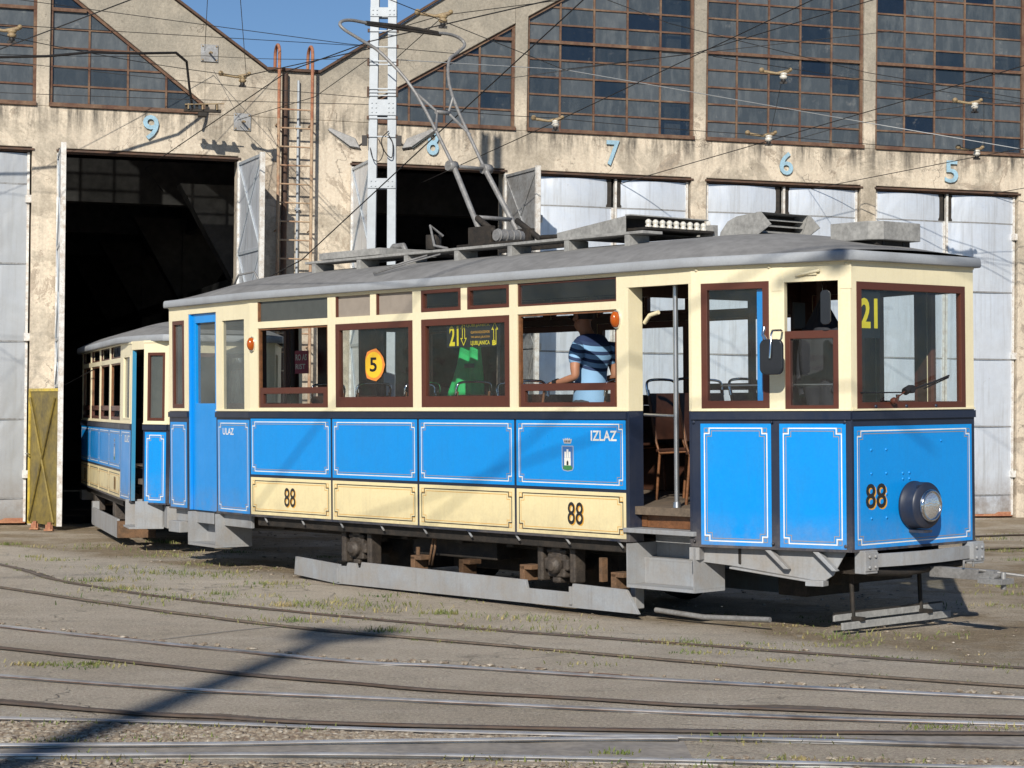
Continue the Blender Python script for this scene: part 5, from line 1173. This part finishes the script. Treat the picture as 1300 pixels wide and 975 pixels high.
for x in (-4.95, -4.25, -5.05 + .8, -3.42, -2.28):
    k = MB(); k.box(x - .03, x + .03, -1.06, -.90, .25, .38); k.box(x - .03, x + .12, -1.06, -.92, .35, .39); k.build('board_bracket', 'rust_wood', tram, bevel=.004)
k = MB(); k.box(-2.47, -2.43, -1.04, -.98, .3, .50); k.build('board_bracket', 'rust_wood', tram)
k = MB(); k.tube([(-4.8, -.95, .3), (-4.73, -.97, .46), (-4.72, -.97, .56)], .012, 6); k.tube([(-4.84, -.95, .3), (-4.78, -.97, .46), (-4.74, -.97, .58)], .012, 6); k.tube([(-4.98, -.97, .30), (-4.98, -.97, .46)], .02, 8); k.build('brake_hose', 'rust_wood', tram)
# side guard board in two lengths with cut-outs
k = MB(); k.prism([(-6.02, .065), (-6.02, .235), (-5.88, .24), (-5.86, .275), (-5.74, .275), (-5.72, .235), (-5.66, .235), (-5.64, .29), (-3.30, .27), (-3.28, .20), (-2.72, .20), (-2.70, .275), (-2.06, .265), (-1.92, .075)], -1.13, -1.10); k.build('side_guard', 'grey', tram, bevel=.002)
k = MB(); fg = Fr((-6.96, -.98), (-6.0, -1.132)); k.prism([(0, .09), (.03, .27), (fg.L, .25), (fg.L, .06)], -.03, 0, fg); k.build('side_guard', 'grey', tram, bevel=.002)
k = MB(); k.box(-6.02, -5.99, -1.145, -1.12, .08, .22); k.box(-2.73, -2.70, -1.145, -1.12, .10, .25); k.build('guard_hinge', 'grey', tram)
k = MB(); k.box(-6.0, -1.95, 1.10, 1.13, .07, .27); k.build('side_guard', 'grey', tram)
k = MB(); k.box(-2.12, -2.06, -1.02, -.92, .10, .62); k.build('guard_post', 'grey', tram, bevel=.005)
for x in [-7.3 + .64 * i for i in range(9)]:
    k = MB(); k.tube([(x, -1.10, .66), (x + .06, -1.12, .625), (x + .09, -1.13, .61)], .010, 6); k.build('hook', 'grey', tram)
# frame below the front platform
k = MB(); k.prismx([(0, 0), (0, 0)], 0, 0) if False else None
k.prism([(.05, .655), (1.27, .655), (1.16, .47), (1.06, .405), (.96, .43), (.3, .51), (.05, .53)], -.09, -.075, ft); k.prism([(.3, .49), (1.0, .41), (1.0, .425), (.3, .505)], -.10, -.03, ft); k.box(.95, 1.1, -.12, -.02, .385, .43, ft)
for s in (.62, 1.02): k.prism([(s, .65), (s + .05, .65), (s + .2, .508), (s + .16, .508)], -.06, -.0, ft)
k.box(-.03, .06, -.15, .01, .55, .65, ft)
k.build('platform_frame', 'grey', tram, bevel=.004)
# bumper beam, bowed, with end brackets
k = MB(); bc = [(.12 + 1.28 * i / 14, .035 + .075 * sin(pi * i / 14)) for i in range(15)]
V = []
for s, d in bc: V += [ff(s, d, .535), ff(s, d, .635), ff(s, d - .03, .635), ff(s, d - .03, .535)]
k.add(V, [(4 * i + j, 4 * i + (j + 1) % 4, 4 * i + 4 + (j + 1) % 4, 4 * i + 4 + j) for i in range(14) for j in range(4)] + [(0, 1, 2, 3), (59, 58, 57, 56)]); bo = k.build('bumper', 'grey', tram)
for s in (.07, 1.40):
    k = MB(); k.box(s, s + .15, -.04, .06, .49, .665, ff); k.box(s + .0, s + .15, .06, .068, .51, .65, ff); [k.lathe([(.014, .068), (.012, .082), (0, .084)], (s + a, 0, z), 'y', 8, ff) for a in (.04, .11) for z in (.54, .62)]; k.build('bumper_bracket', 'grey', bo, bevel=.004)
k = MB(); k.box(.2, 1.35, -.5, -.04, .47, .60, ff); k.tube([(.15, .0, .50), (.6, .02, .47), (1.35, -.02, .50)], .03, 8, ff); k.build('draft_beam', 'under', tram)
# coupler reaching out to the front
k = MB(); k.box(.02, .62, .14, .22, .42, .50); k.box(.5, .72, .10, .26, .40, .44); k.tube([(.62, .12, .46), (.62, .24, .46)], .025, 8); k.tube([(.68, .18, .36), (.68, .18, .49)], .02, 8)
k.tube([(.36, .12, .51), (.36, .12, .56), (.36, .24, .56), (.36, .24, .51)], .010, 6); k.tube([(.50, .12, .50), (.78, .30, .46), (.9, .42, .44)], .012, 6); k.build('coupler', 'panto', tram, bevel=.006)
# lifeguard slats hung from rods
lgd = bpy.data.objects.new('lifeguard', None); COL.objects.link(lgd); lgd.parent = tram
for x, z in ((-.30, .105), (-.22, .045)):
    k = MB(); k.box(x, x + .02, -.64, .70, z, z + .055); k.build('slat', 'plank', lgd, bevel=.003)
for y in (-.42, .42):
    k = MB(); k.tube([(-.28, y, .12), (-.30, y, .48)], .018, 8); k.box(-.34, -.18, y - .025, y + .025, .10, .13); k.build('hanger', 'under', lgd)
k = MB(); k.tube([(-.29, -.64, .16), (-.29, .7, .16)], .012, 6); k.build('cross_rod', 'under', lgd)
# dragging apron under the front platform
k = MB(); k.tube([(-1.9, -.95, .10), (-1.4, -.9, .075), (-.75, -.85, .10)], .022, 8); k.build('low_rod', 'panto', tram)
# under the rear platform
k = MB(); k.box(.03, 1.9, -.10, -.06, .52, .65, rt); k.box(-9.62, -9.45, -.5, .5, .45, .62); k.box(.0, .3, -.25, .02, .40, .52, rt); k.build('rear_platform_frame', 'grey', tram, bevel=.006)
k = MB(); k.box(-9.95, -9.4, -.06, .06, .42, .50); k.build('coupler', 'under', tram)
place(tram, TO, TF, TL, TU)

# ------------------------------------------------------------------ trailer car coming out of door 9
trailer = thing('tram_trailer', 'shorter blue and cream trailer car half inside open door 9 behind the tram', 'tram')
tf = Vector((.2973, -.9548, 0)); tl = Vector((.9548, .2973, 0))
D2 = dict(hw=.98, xs0=-6.4, xs1=-1.5, xd=-.7, hf=.62, hr=.62, xr=-7.9, zb=.565, zn=1.49, ze=2.46, num='801', sc=.88,
          bays=[(.10, 1.16, 'O'), (1.28, 2.36, 'O'), (2.48, 3.56, 'O'), (3.68, 4.78, 'O')], panels=[(.012, 1.21), (1.235, 2.43), (2.455, 3.64), (3.665, 4.88)])
B2 = build_tram(trailer, D2); skin2 = B2['skin']
n2 = B2['near']; zn, ze, zb = D2['zn'], D2['ze'], D2['zb']
pa = Fr((-1.5, -.98), (-.72, -.95)); pd_ = Fr((-.72, -.95), (-.30, -.86)); pc = Fr((-.30, -.86), (0, -.62)); pf = Fr((0, -.62), (0, .62)); pcf = Fr((0, .62), (-1.5, .98)); prr = Fr((-6.4, .98), (-7.9, .6)); prn = Fr((-7.9, -.6), (-6.4, -.98)); pr_ = Fr((-7.9, .6), (-7.9, -.6))
skin2(pa, 0, pa.L, [(.16, pa.L - .12, zn + .05, 2.30)]); skin2(pc, 0, pc.L, [(.06, pc.L - .05, zn + .04, 2.32)]); skin2(pf, 0, pf.L, [(.1, 1.14, zn + .03, 2.32)]); skin2(pcf, 0, pcf.L, [(.1, .7, zn + .03, 2.32)]); skin2(prr, 0, prr.L, []); skin2(prn, 0, prn.L, []); skin2(pr_, 0, pr_.L, [(.1, 1.1, zn + .03, 2.3)])
B2['cream'].wall(pd_, 0, pd_.L, 2.36, ze, -.05, 0, (), 0, 1)
window(pa, .16, pa.L - .12, zn + .05, 2.30, trailer, .02, 'cream', 'murky'); window(pc, .06, pc.L - .05, zn + .04, 2.32, trailer, .035, 'brown', 'murky'); window(pf, .1, 1.14, zn + .03, 2.32, trailer, .05, 'brown')
blue_panel(pa, .02, pa.L - .02, zb + .02, zn - .07, trailer); blue_panel(pc, .03, pc.L - .02, zb + .02, zn - .09, trailer); blue_panel(pf, .03, 1.21, zb + .02, zn - .09, trailer)
k = MB(); put_text(k, 'IZLAZ', pa, .34, .66, zn - .22, zn - .14, .0056, 0, .02); k.build('lettering', 'white_line', trailer, recalc=False)
k = MB(); k.box(-.712, -.69, -.945, -.90, zb + .02, 2.35); k.build('door', 'cyan_door', trailer)
crest(n2, 4.28, 1.02, trailer)
B2['cream'].build('window_band', ['cream', 'dark_in'], trailer); B2['navy'].build('lower_frame', ['navy', 'dark_in'], trailer)
def hw2(x):
    if x > -1.5: return 1.04 - .36 * ((x + 1.5) / 1.56) ** 1.6
    if x < -6.4: return 1.04 - .36 * ((-6.4 - x) / 1.56) ** 1.6
    return 1.04
def h2(x):
    t_ = min(1, abs(x - .06) / 1.6) if x > -4 else min(1, abs(x + 7.96) / 1.6); return .02 + .22 * sin(t_ * pi / 2)
roof_mesh(trailer, hw2, -7.96, .06, ze - .01, h2)
k = MB(); k.prismz([(-7.8, -.6), (-6.4, -.93), (-1.5, -.93), (-.3, -.8), (-.05, -.6), (-.05, .6), (-1.5, .93), (-6.4, .93), (-7.8, .6)], .78, .84); k.build('floor', 'floor', trailer)
k = MB(); k.prismz([(-7.8, -.6), (-6.4, -.93), (-1.5, -.93), (-.05, -.6), (-.05, .6), (-1.5, .93), (-6.4, .93), (-7.8, .6)], 2.43, 2.445); k.build('ceiling', 'ceiling', trailer)
k = MB(); k.box(-7.6, -.2, -.55, -.45, .42, .56); k.box(-7.6, -.2, .45, .55, .42, .56); k.box(-6.3, -1.6, -.93, -.90, .48, .563); k.box(-4.2, -3.2, -.4, .4, .2, .5); k.build('underframe', 'under', trailer)
for ax in (-5.1, -2.7):
    for y in (-.52, .52):
        k = MB(); k.lathe([(.05, -.06), (.30, -.03), (.34, -.05), (.36, .04), (.30, .05), (.05, .06)], (ax, y, .37), 'y', 28); k.build('wheel', 'under', trailer)
    k = MB(); k.tube([(ax, -.85, .37), (ax, .85, .37)], .05, 10); k.box(ax - .12, ax + .12, -.92, -.78, .26, .5); k.build('axle_box', 'grease', trailer, bevel=.01)
k = MB(); k.box(-4.6, -1.62, -1.0, -.965, .09, .32); k.box(-4.75, -4.6, -.99, -.9, .10, .40); k.build('side_guard', 'grey', trailer, bevel=.004)
k = MB(); k.box(-1.62, -1.45, -1.0, -.55, .10, .30); k.build('guard_end', 'rust_wood', trailer, bevel=.004)
k = MB(); 
k.box(-.78, -.22, -1.02, -.62, .28, .30); k.box(-.78, -.22, -.64, -.62, .30, .58); k.box(-.78, -.76, -1.0, -.62, .30, .60); k.box(-.24, -.22, -.95, -.62, .30, .60); k.box(-.75, -.25, -.86, -.66, .44, .455); k.build('step', 'grey', trailer, bevel=.003)
k = MB(); k.box(.02, .10, -.45, .45, .38, .50); k.tube([(.0, -.35, .42), (.15, -.35, .42)], .09, 14); k.box(-.1, .35, -.05, .05, .38, .46); k.box(-.2, .06, -.62, -.4, .30, .55); k.build('bumper', 'grey', trailer, bevel=.004)
k = MB(); k.box(-6.4, -6.0, -1.0, -.7, .36, .50); k.build('rear_step', 'grey', trailer)
place(trailer, Vector((-3.36, 23.72, 0)), tf, tl, Vector((0, 0, 1)))

def tw(x, y, z): return TO + TF * x + TL * y + TU * z

# ------------------------------------------------------------------ person inside the saloon
def skin_obj(name, nodes, edges, mat, par, sub=2, root=0):
    """nodes [(pos, radius)] grown into one continuous surface"""
    me = bpy.data.meshes.new(name); me.from_pydata([n[0] for n in nodes], edges, []); me.update()
    ob = bpy.data.objects.new(name, me); COL.objects.link(ob)
    ob.modifiers.new('skin', 'SKIN').use_smooth_shade = True
    if not me.skin_vertices: me.attributes.new if False else None
    bm = bmesh.new(); bm.from_mesh(me); ly = bm.verts.layers.skin.verify(); bm.verts.ensure_lookup_table()
    for i, v in enumerate(bm.verts):
        r_ = nodes[i][1]; v[ly].radius = r_ if isinstance(r_, tuple) else (r_, r_); v[ly].use_root = (i == root)
    bm.to_mesh(me); bm.free()
    ob.modifiers.new('sub', 'SUBSURF').levels = sub
    bpy.context.view_layer.update()
    res = bpy.data.meshes.new_from_object(ob.evaluated_get(bpy.context.evaluated_depsgraph_get()))
    bpy.data.objects.remove(ob)
    res.materials.clear(); res.materials.append(M[mat]); o = bpy.data.objects.new(name, res); COL.objects.link(o)
    for p_ in res.polygons: p_.use_smooth = True
    if par: o.parent = par
    return o
man_root = bpy.data.objects.new('person', None); COL.objects.link(man_root)
tag(man_root, 'man in a blue striped polo shirt standing bent inside the tram at the open window', 'person')
# local: x = tram forward, y = far side, z up, origin at his feet
hd = (-.10, 0, 1.585)
N_ = [((0, 0, .90), (.105, .105)), ((.01, 0, 1.06), (.10, .10)), ((.02, 0, 1.22), (.12, .11)), ((.015, 0, 1.34), (.11, .10)), ((-.03, 0, 1.43), .062), ((-.065, 0, 1.49), .058),
      ((-.085, 0, 1.54), (.075, .068)), ((-.10, 0, 1.60), (.092, .078)), ((-.09, 0, 1.655), (.075, .066)), ((-.165, 0, 1.52), (.035, .035)), ((-.195, 0, 1.575), (.016, .014))]
E_ = [(0, 1), (1, 2), (2, 3), (3, 4), (4, 5), (5, 6), (6, 7), (7, 8), (6, 9), (7, 10)]
def limb(start, pts):
    prev = start
    for p, r_ in pts: N_.append((p, r_)); E_.append((prev, len(N_) - 1)); prev = len(N_) - 1
    return prev
# arms (near arm bent forward, resting over the window rail; far arm similar)
for sgn in (-1, 1):
    y = .185 * sgn
    wv = limb(3, [((.03, y * .70, 1.325), .045), ((.03, y * 1.0, 1.27), .046), ((.055, y * 1.28, 1.16), .047), ((.07, y * 1.30, 1.065), .040), ((-.03, y * 1.32, 1.04), .038), ((-.14, y * 1.30, 1.02), .029), ((-.20, y * 1.28, 1.01), .026)])
    pl = limb(wv, [((-.245, y * 1.28, 1.00), (.030, .018))])
    for k_, (dy, ln) in enumerate(((-.030, .070), (-.010, .082), (.010, .076), (.029, .060))):
        limb(pl, [((-.275, y * 1.28 + dy, 1.0), .0095), ((-.275 - ln * .55, y * 1.28 + dy * 1.1, .992), .0085), ((-.275 - ln * .85, y * 1.28 + dy * 1.1, .965), .0075)])
    limb(pl, [((-.235, y * 1.28 - .035 * sgn, .985), .011), ((-.262, y * 1.28 - .052 * sgn, .965), .009)])
for sgn in (-1, 1):
    limb(0, [((.0, .080 * sgn, .82), .070), ((-.01, .10 * sgn, .50), .060), ((0, .105 * sgn, .28), .052), ((.03, .11 * sgn, .09), .040), ((-.03, .115 * sgn, .045), .042), ((-.15, .125 * sgn, .03), .030)])
body = skin_obj('body', N_, E_, 'skin', man_root)
# polo shirt
Nn = [((0, 0, .78), (.178, .158)), ((0, 0, .86), (.180, .157)), ((.005, 0, .97), (.160, .150)), ((.01, 0, 1.08), (.148, .143)), ((.02, 0, 1.22), (.172, .150)), ((.015, 0, 1.345), (.150, .125)), ((-.025, 0, 1.42), (.085, .08))]
En = [(0, 1), (1, 2), (2, 3), (3, 4), (4, 5), (5, 6)]
for sgn in (-1, 1):
    b0 = len(Nn); Nn += [((.03, .145 * sgn, 1.345), .080), ((.032, .20 * sgn, 1.28), .074), ((.055, .238 * sgn, 1.155), .066)]; En += [(5, b0), (b0, b0 + 1), (b0 + 1, b0 + 2)]
skin_obj('polo_shirt', Nn, En, 'polo', man_root)
Nt = [((0, 0, .90), (.168, .138)), ((0, 0, .84), (.165, .14))]; Et = [(0, 1)]
for sgn in (-1, 1):
    b0 = len(Nt); Nt += [((0, .088 * sgn, .76), .105), ((-.01, .10 * sgn, .50), .080), ((0, .105 * sgn, .28), .070), ((.02, .11 * sgn, .07), .066)]; Et += [(1, b0), (b0, b0 + 1), (b0 + 1, b0 + 2), (b0 + 2, b0 + 3)]
skin_obj('trousers', Nt, Et, 'trousers', man_root)
k = MB(); k.lathe([(.001, .105), (.05, .098), (.082, .065), (.096, .02), (.095, -.02), (.08, -.05)], (-.078, 0, 1.625), 'z', 20, lambda a, b, c: Vector((-.078 + (a + .078) * 1.08 + max(0, -(c - 1.6)) * .6, b * .88, c))); k.build('hair', 'hair', man_root)
k = MB(); k.lathe([(.001, .128), (.06, .118), (.092, .085), (.104, .04), (.106, .025)], (-.085, 0, 1.625), 'z', 22, lambda a, b, c: Vector((a, b * .90, c))); k.prism([(-.17, 1.652), (-.255, 1.628), (-.255, 1.634), (-.17, 1.664)], -.065, .065); k.build('cap', 'trousers', man_root)
k = MB(); k.tube([(-.185, -.075, 1.60), (-.20, -.035, 1.598), (-.205, 0, 1.602), (-.20, .035, 1.598), (-.185, .075, 1.60)], [.012, .019, .010, .019, .012], 8); k.tube([(-.185, -.078, 1.605), (-.08, -.084, 1.61)], .005, 6); k.tube([(-.185, .078, 1.605), (-.08, .084, 1.61)], .005, 6); k.build('sunglasses', 'black_gloss', man_root)
for sgn in (-1, 1):
    k = MB(); k.lathe([(0, -.012), (.022, -.006), (.024, .006), (0, .012)], (-.085, .083 * sgn, 1.595), 'y', 12, lambda a, b, c: Vector((a, b, 1.595 + (c - 1.595) * 1.5))); k.build('ear', 'skin', man_root)
k = MB(); k.tube([(-.155, -.24, 1.017), (-.185, -.238, 1.012)], .038, 14); k.lathe([(.02, 0), (.02, .012)], (-.17, -.29, 1.02), 'y', 12); k.build('wristwatch', 'rubber', man_root)
for sgn in (-1, 1):
    k = MB(); k.prism([(.09, .0), (.09, .07), (.03, .10), (-.05, .09), (-.17, .05), (-.19, .02), (-.18, .0)], .06 + .055 * (sgn > 0) - (.12 if sgn < 0 else 0) - .0 + (.0), .155 + .0 * sgn + (.055 if sgn > 0 else -.12 - .0)); k.build('shoe', 'rubber', man_root, bevel=.02)
place(man_root, tw(-3.24, -.40, .95), TF, TL, TU)

# jacket, cloth and poster inside
def tram_thing(name, label, cat, x, y, z):
    o = bpy.data.objects.new(name, None); COL.objects.link(o); tag(o, label, cat); return o, (lambda: place(o, tw(x, y, z), TF, TL, TU))
o, fin = tram_thing('jacket', 'dark jacket hanging from a hook behind the cab side window', 'jacket', -.68, -.28, 1.74)
k = MB(); V = []; nz, ns = 16, 28
for i in range(nz + 1):
    z = .86 * i / nz; w_ = .15 + .05 * sin(z * 3.0) if z < .62 else .16 * max(.02, (.88 - z) / .26) + .01
    for j in range(ns):
        a = 2 * pi * j / ns; f = 1 + .16 * sin(a * 5 + z * 3) + .08 * sin(a * 9 - z * 5)
        V.append((w_ * cos(a) * f, w_ * .5 * sin(a) * f, z))
k.add(V, [(i * ns + j, i * ns + (j + 1) % ns, (i + 1) * ns + (j + 1) % ns, (i + 1) * ns + j) for i in range(nz) for j in range(ns)], 0, True); k.build('cloth', 'jacket', o)
k = MB(); k.tube(catmull([(-.14, 0, .62), (-.20, .01, .42), (-.19, -.01, .2), (-.17, -.02, .1)], 4), [.06] * 10 + [.05] * 3, 10); k.build('sleeve', 'jacket', o)
k = MB(); k.tube(catmull([(.14, 0, .62), (.19, .01, .42), (.18, -.01, .22), (.15, -.02, .12)], 4), [.06] * 10 + [.05] * 3, 10); k.build('sleeve', 'jacket', o)
k = MB(); k.tube([(0, 0, .86), (0, 0, 1.08)], .006, 6); k.build('hook', 'chrome', o)
fin()
o, fin = tram_thing('green_cloth', 'bright green cloth draped behind the third saloon window', 'cloth', -4.88, -.45, 1.86)
k = MB(); V = []; nz, ns = 12, 18
for i in range(nz + 1):
    f = i / nz
    for j in range(ns + 1):
        g_ = j / ns; x0_ = -.30 + .22 * f; V.append((x0_ + (.22 - x0_) * g_ , .025 * sin(g_ * 14 + f * 3), .52 * f))
k.add(V, [(i * (ns + 1) + j, i * (ns + 1) + j + 1, (i + 1) * (ns + 1) + j + 1, (i + 1) * (ns + 1) + j) for i in range(nz) for j in range(ns)], 0, True); g1 = k.build('cloth', 'green_cloth', o, recalc=False); sm = g1.modifiers.new('t', 'SOLIDIFY'); sm.thickness = .006
k = MB(); k.box(.0, .14, -.03, -.028, .26, .30); k.build('badge', 'sign_black', o)
fin()
o, fin = tram_thing('notice_poster', 'maroon notice with pale letters seen through the first open saloon window', 'poster', -9.22, .72, 2.13)
pf_ = lambda a, d, z: Vector((a, -d, z))
k = MB(); k.box(-.13, .13, 0, .01, 0, .26); k.build('board', 'maroon', o)
k = MB(); put_text(k, 'RO AS', pf_, -.11, .11, .15, .22, .004, 0, .02); k.build('lettering', 'white_line', o, recalc=False); k = MB(); put_text(k, 'RIST', pf_, -.11, .08, .05, .11, .004, 0, .02); k.build('lettering', 'white_line', o, recalc=False)
fin()

# ------------------------------------------------------------------ loose gravel stones and grass tufts
rnd = random.Random(3)
def clear_of_rails(x, y, m_):
    for C in RC:
        for (a, b) in C:
            if a[0] - .3 < x < b[0] + .3:
                f = min(1, max(0, (x - a[0]) / max(1e-6, b[0] - a[0]))); yy = a[1] + (b[1] - a[1]) * f
                if abs(y - yy) < m_: return False
    return True
RC = [list(zip(P[:-1], P[1:])) for P, *_ in RAILS[:9]]
st_ = MB(); cnt = 0
OCT = [(1, 0, 0), (0, 1, 0), (-1, 0, 0), (0, -1, 0), (.7, .7, .6), (-.7, .7, .6), (-.7, -.7, .6), (.7, -.7, .6), (0, 0, .9)]
OF = [(0, 4, 7), (1, 5, 4), (2, 6, 5), (3, 7, 6), (0, 1, 4), (1, 2, 5), (2, 3, 6), (3, 0, 7), (4, 5, 8), (5, 6, 8), (6, 7, 8), (7, 4, 8)]
def stone(x, y, r_):
    a = rnd.random() * 6.28; sx, sy, sz = r_ * rnd.uniform(.7, 1.4), r_ * rnd.uniform(.7, 1.3), r_ * rnd.uniform(.5, 1.0)
    P = [(x + (vx * sx * cos(a) - vy * sy * sin(a)) * rnd.uniform(.85, 1.15), y + (vx * sx * sin(a) + vy * sy * cos(a)), .003 + vz * sz) for vx, vy, vz in OCT]; st_.add(P, OF)
for _ in range(12000):
    if rnd.random() < .62:
        x = rnd.uniform(-3.6, .25); f = (x + 3.6) / 3.85; y0 = 10.14 + .40 * f; y1 = 11.10 - .5 * f
        y = rnd.uniform(y0, y1)
    else: x = rnd.uniform(-3.4, 4.0); y = rnd.uniform(9.0, 9.80 if x < 1 else 10.1)
    if clear_of_rails(x, y, .055): stone(x, y, abs(rnd.gauss(.006, .006)) + .005)
for _ in range(260):   # rubble along the broken rail edges and round the tram
    i = rnd.choice((0, 2, 2, 2)); P = RAILS[i][0]; a, b = rnd.choice(list(zip(P[:-1], P[1:]))); f = rnd.random(); stone(a[0] + (b[0] - a[0]) * f, a[1] + (b[1] - a[1]) * f + rnd.uniform(.05, .22), abs(rnd.gauss(.014, .008)) + .004)
for _ in range(900):
    x = rnd.uniform(-5, 7); y = (11.9 - .754 * x) / .657 + rnd.uniform(-.3, 6); stone(x, y, abs(rnd.gauss(.010, .006)) + .003)
st_.build('gravel_stones', 'stone', kind='stuff', recalc=False)
gs = MB()
TUFT = [(-5.67, 24.47), (-5.31, 22.83), (-6.07, 24.84), (-4.97, 22.4), (-4.94, 24.72), (-4.79, 24.18), (-4.0, 23.76), (-3.94, 23.13), (-4.09, 21.4), (-3.58, 19.02), (-3.53, 18.86), (-3.41, 17.5), (-3.76, 20.05), (-3.62, 20.84), (-3.24, 20.69), (-4.02, 19.84), (-2.29, 19.68), (-2.36, 19.32), (-3.23, 21.94), (-2.8, 20.94), (-2.92, 20.43), (-1.54, 17.69), (-1.6, 17.54), (-1.15, 18.47), (-1.0, 17.6), (-2.17, 18.37), (-2.62, 18.55), (-2.84, 18.14), (-1.64, 16.3), (-1.62, 16.24), (-0.91, 15.62), (1.25, 14.96), (1.22, 15.06), (0.15, 16.72), (-0.05, 16.51), (0.67, 14.11), (0.49, 13.66), (-3.12, 13.38), (-2.83, 13.36), (-2.79, 13.41), (-2.72, 13.46), (2.56, 15.38), (3.0, 15.52), (2.62, 15.6), (1.78, 15.0), (1.34, 14.39), (2.26, 14.94), (6.18, 25.44), (5.87, 23.81), (4.83, 20.2), (4.74, 19.33), (4.27, 18.13), (5.7, 26.86), (6.43, 27.78), (7.09, 28.76), (-2.31, 10.93), (-2.23, 10.96), (-1.65, 10.83), (-1.3, 10.86), (-2.32, 10.33), (-1.77, 10.44), (-1.01, 10.74), (-1.97, 9.84), (0.52, 10.14), (1.37, 10.03), (0.96, 9.85), (1.73, 9.94), (1.2, 10.62), (2.57, 11.09), (0.36, 9.82), (-0.02, 9.95), (2.27, 11.08), (1.57, 10.64), (-0.57, 16.97), (-0.96, 17.06), (-1.24, 17.3), (0.32, 15.84), (-0.16, 15.79), (1.9, 13.98), (2.97, 13.98), (3.4, 13.76), (-4.37, 25.68), (-4.23, 25.4), (-3.19, 23.87), (4.81, 21.14), (-1.5, 17.91), (-1.93, 17.51)]
def blade(x, y, h_):
    a = rnd.random() * 6.28; lx, ly = cos(a) * h_ * rnd.uniform(.2, .9), sin(a) * h_ * rnd.uniform(.2, .9); w_ = .0055; b = a + 1.57
    gs.add([(x - cos(b) * w_, y - sin(b) * w_, .002), (x + cos(b) * w_, y + sin(b) * w_, .002), (x + lx * .5 + cos(b) * w_ * .7, y + ly * .5 + sin(b) * w_ * .7, h_ * .7), (x + lx, y + ly, h_)], [(0, 1, 2), (0, 2, 3)])
for (x, y) in TUFT:
    n_ = rnd.randint(25, 95); sx = rnd.uniform(.06, .26) * (1.2 if y > 15 else .8)
    for _ in range(n_): blade(x + rnd.gauss(0, sx), y + rnd.gauss(0, sx * .45), rnd.uniform(.012, .042) * (1.25 if y > 15 else .8))
for _ in range(80):   # thin growth along the far rails and the dry edge by the tram
    i = rnd.choice((0, 0, 1)); P = RAILS[i][0]; j = rnd.randint(0, len(P) - 2); a, b = P[j], P[j + 1]; f = rnd.random(); x, y = a[0] + (b[0] - a[0]) * f, a[1] + (b[1] - a[1]) * f + rnd.choice((-.06, .07))
    for _ in range(rnd.randint(8, 30)): blade(x + rnd.gauss(0, .08), y + rnd.gauss(0, .03), rnd.uniform(.006, .022))
for _ in range(90):
    x = rnd.uniform(-4.5, 6.5); y = (11.9 - .754 * x) / .657 + rnd.uniform(-.5, 3.0)
    for _ in range(rnd.randint(6, 30)): blade(x + rnd.gauss(0, .10), y + rnd.gauss(0, .08), rnd.uniform(.006, .024))
gs.build('grass', 'grassm', kind='stuff', recalc=False)

# ------------------------------------------------------------------ make far-apart pieces of one mesh objects of their own
def split_islands(o, gap=.012):
    me = o.data; bm = bmesh.new(); bm.from_mesh(me); bmesh.ops.remove_doubles(bm, verts=bm.verts, dist=1e-5)
    bm.verts.ensure_lookup_table(); seen = {}; comps = []
    for v in bm.verts:
        if v.index in seen: continue
        st = [v]; seen[v.index] = len(comps); c = []
        while st:
            q_ = st.pop(); c.append(q_)
            for e in q_.link_edges:
                w_ = e.other_vert(q_)
                if w_.index not in seen: seen[w_.index] = len(comps); st.append(w_)
        comps.append(c)
    bb = [[min(v.co[i] for v in c) for i in range(3)] + [max(v.co[i] for v in c) for i in range(3)] for c in comps]
    grp = list(range(len(comps)))
    def find(i):
        while grp[i] != i: i = grp[i]
        return i
    for i in range(len(comps)):
        for j in range(i):
            if all(bb[i][a] - gap <= bb[j][a + 3] and bb[j][a] - gap <= bb[i][a + 3] for a in range(3)): grp[find(i)] = find(j)
    roots = sorted(set(find(i) for i in range(len(comps))))
    if len(roots) < 2: bm.free(); return
    owner = {v.index: find(i) for i, c in enumerate(comps) for v in c}
    bm.to_mesh(me)
    for n_, rt_ in enumerate(roots):
        b2 = bmesh.new(); b2.from_mesh(me); b2.verts.ensure_lookup_table()
        bmesh.ops.delete(b2, geom=[v for v in b2.verts if owner[v.index] != rt_], context='VERTS')
        m2_ = bpy.data.meshes.new(o.name.split('.')[0]); b2.to_mesh(m2_); b2.free()
        for mt_ in me.materials: m2_.materials.append(mt_)
        c = o.copy(); c.data = m2_; COL.objects.link(c)
        if n_ == 0:
            for ch in list(o.children): ch.parent = c
    bm.free(); bpy.data.objects.remove(o)
SPLIT = ('hinge', 'brace', 'rivet', 'screw', 'bolt', 'trim_plate', 'board_bracket', 'edge_trim_', 'guard_hinge', 'steps', 'cab_partition', 'inner_lining', 'louvre', 'brake_hose', 'side_rail_', 'latch', 'roof_cable', 'roof_edge_', 'slat', 'wing_mirror', 'route_board', 'inner_wall')
for o in [o for o in COL.objects if o.type == 'MESH' and o.name.split('.')[0] in SPLIT]: split_islands(o)
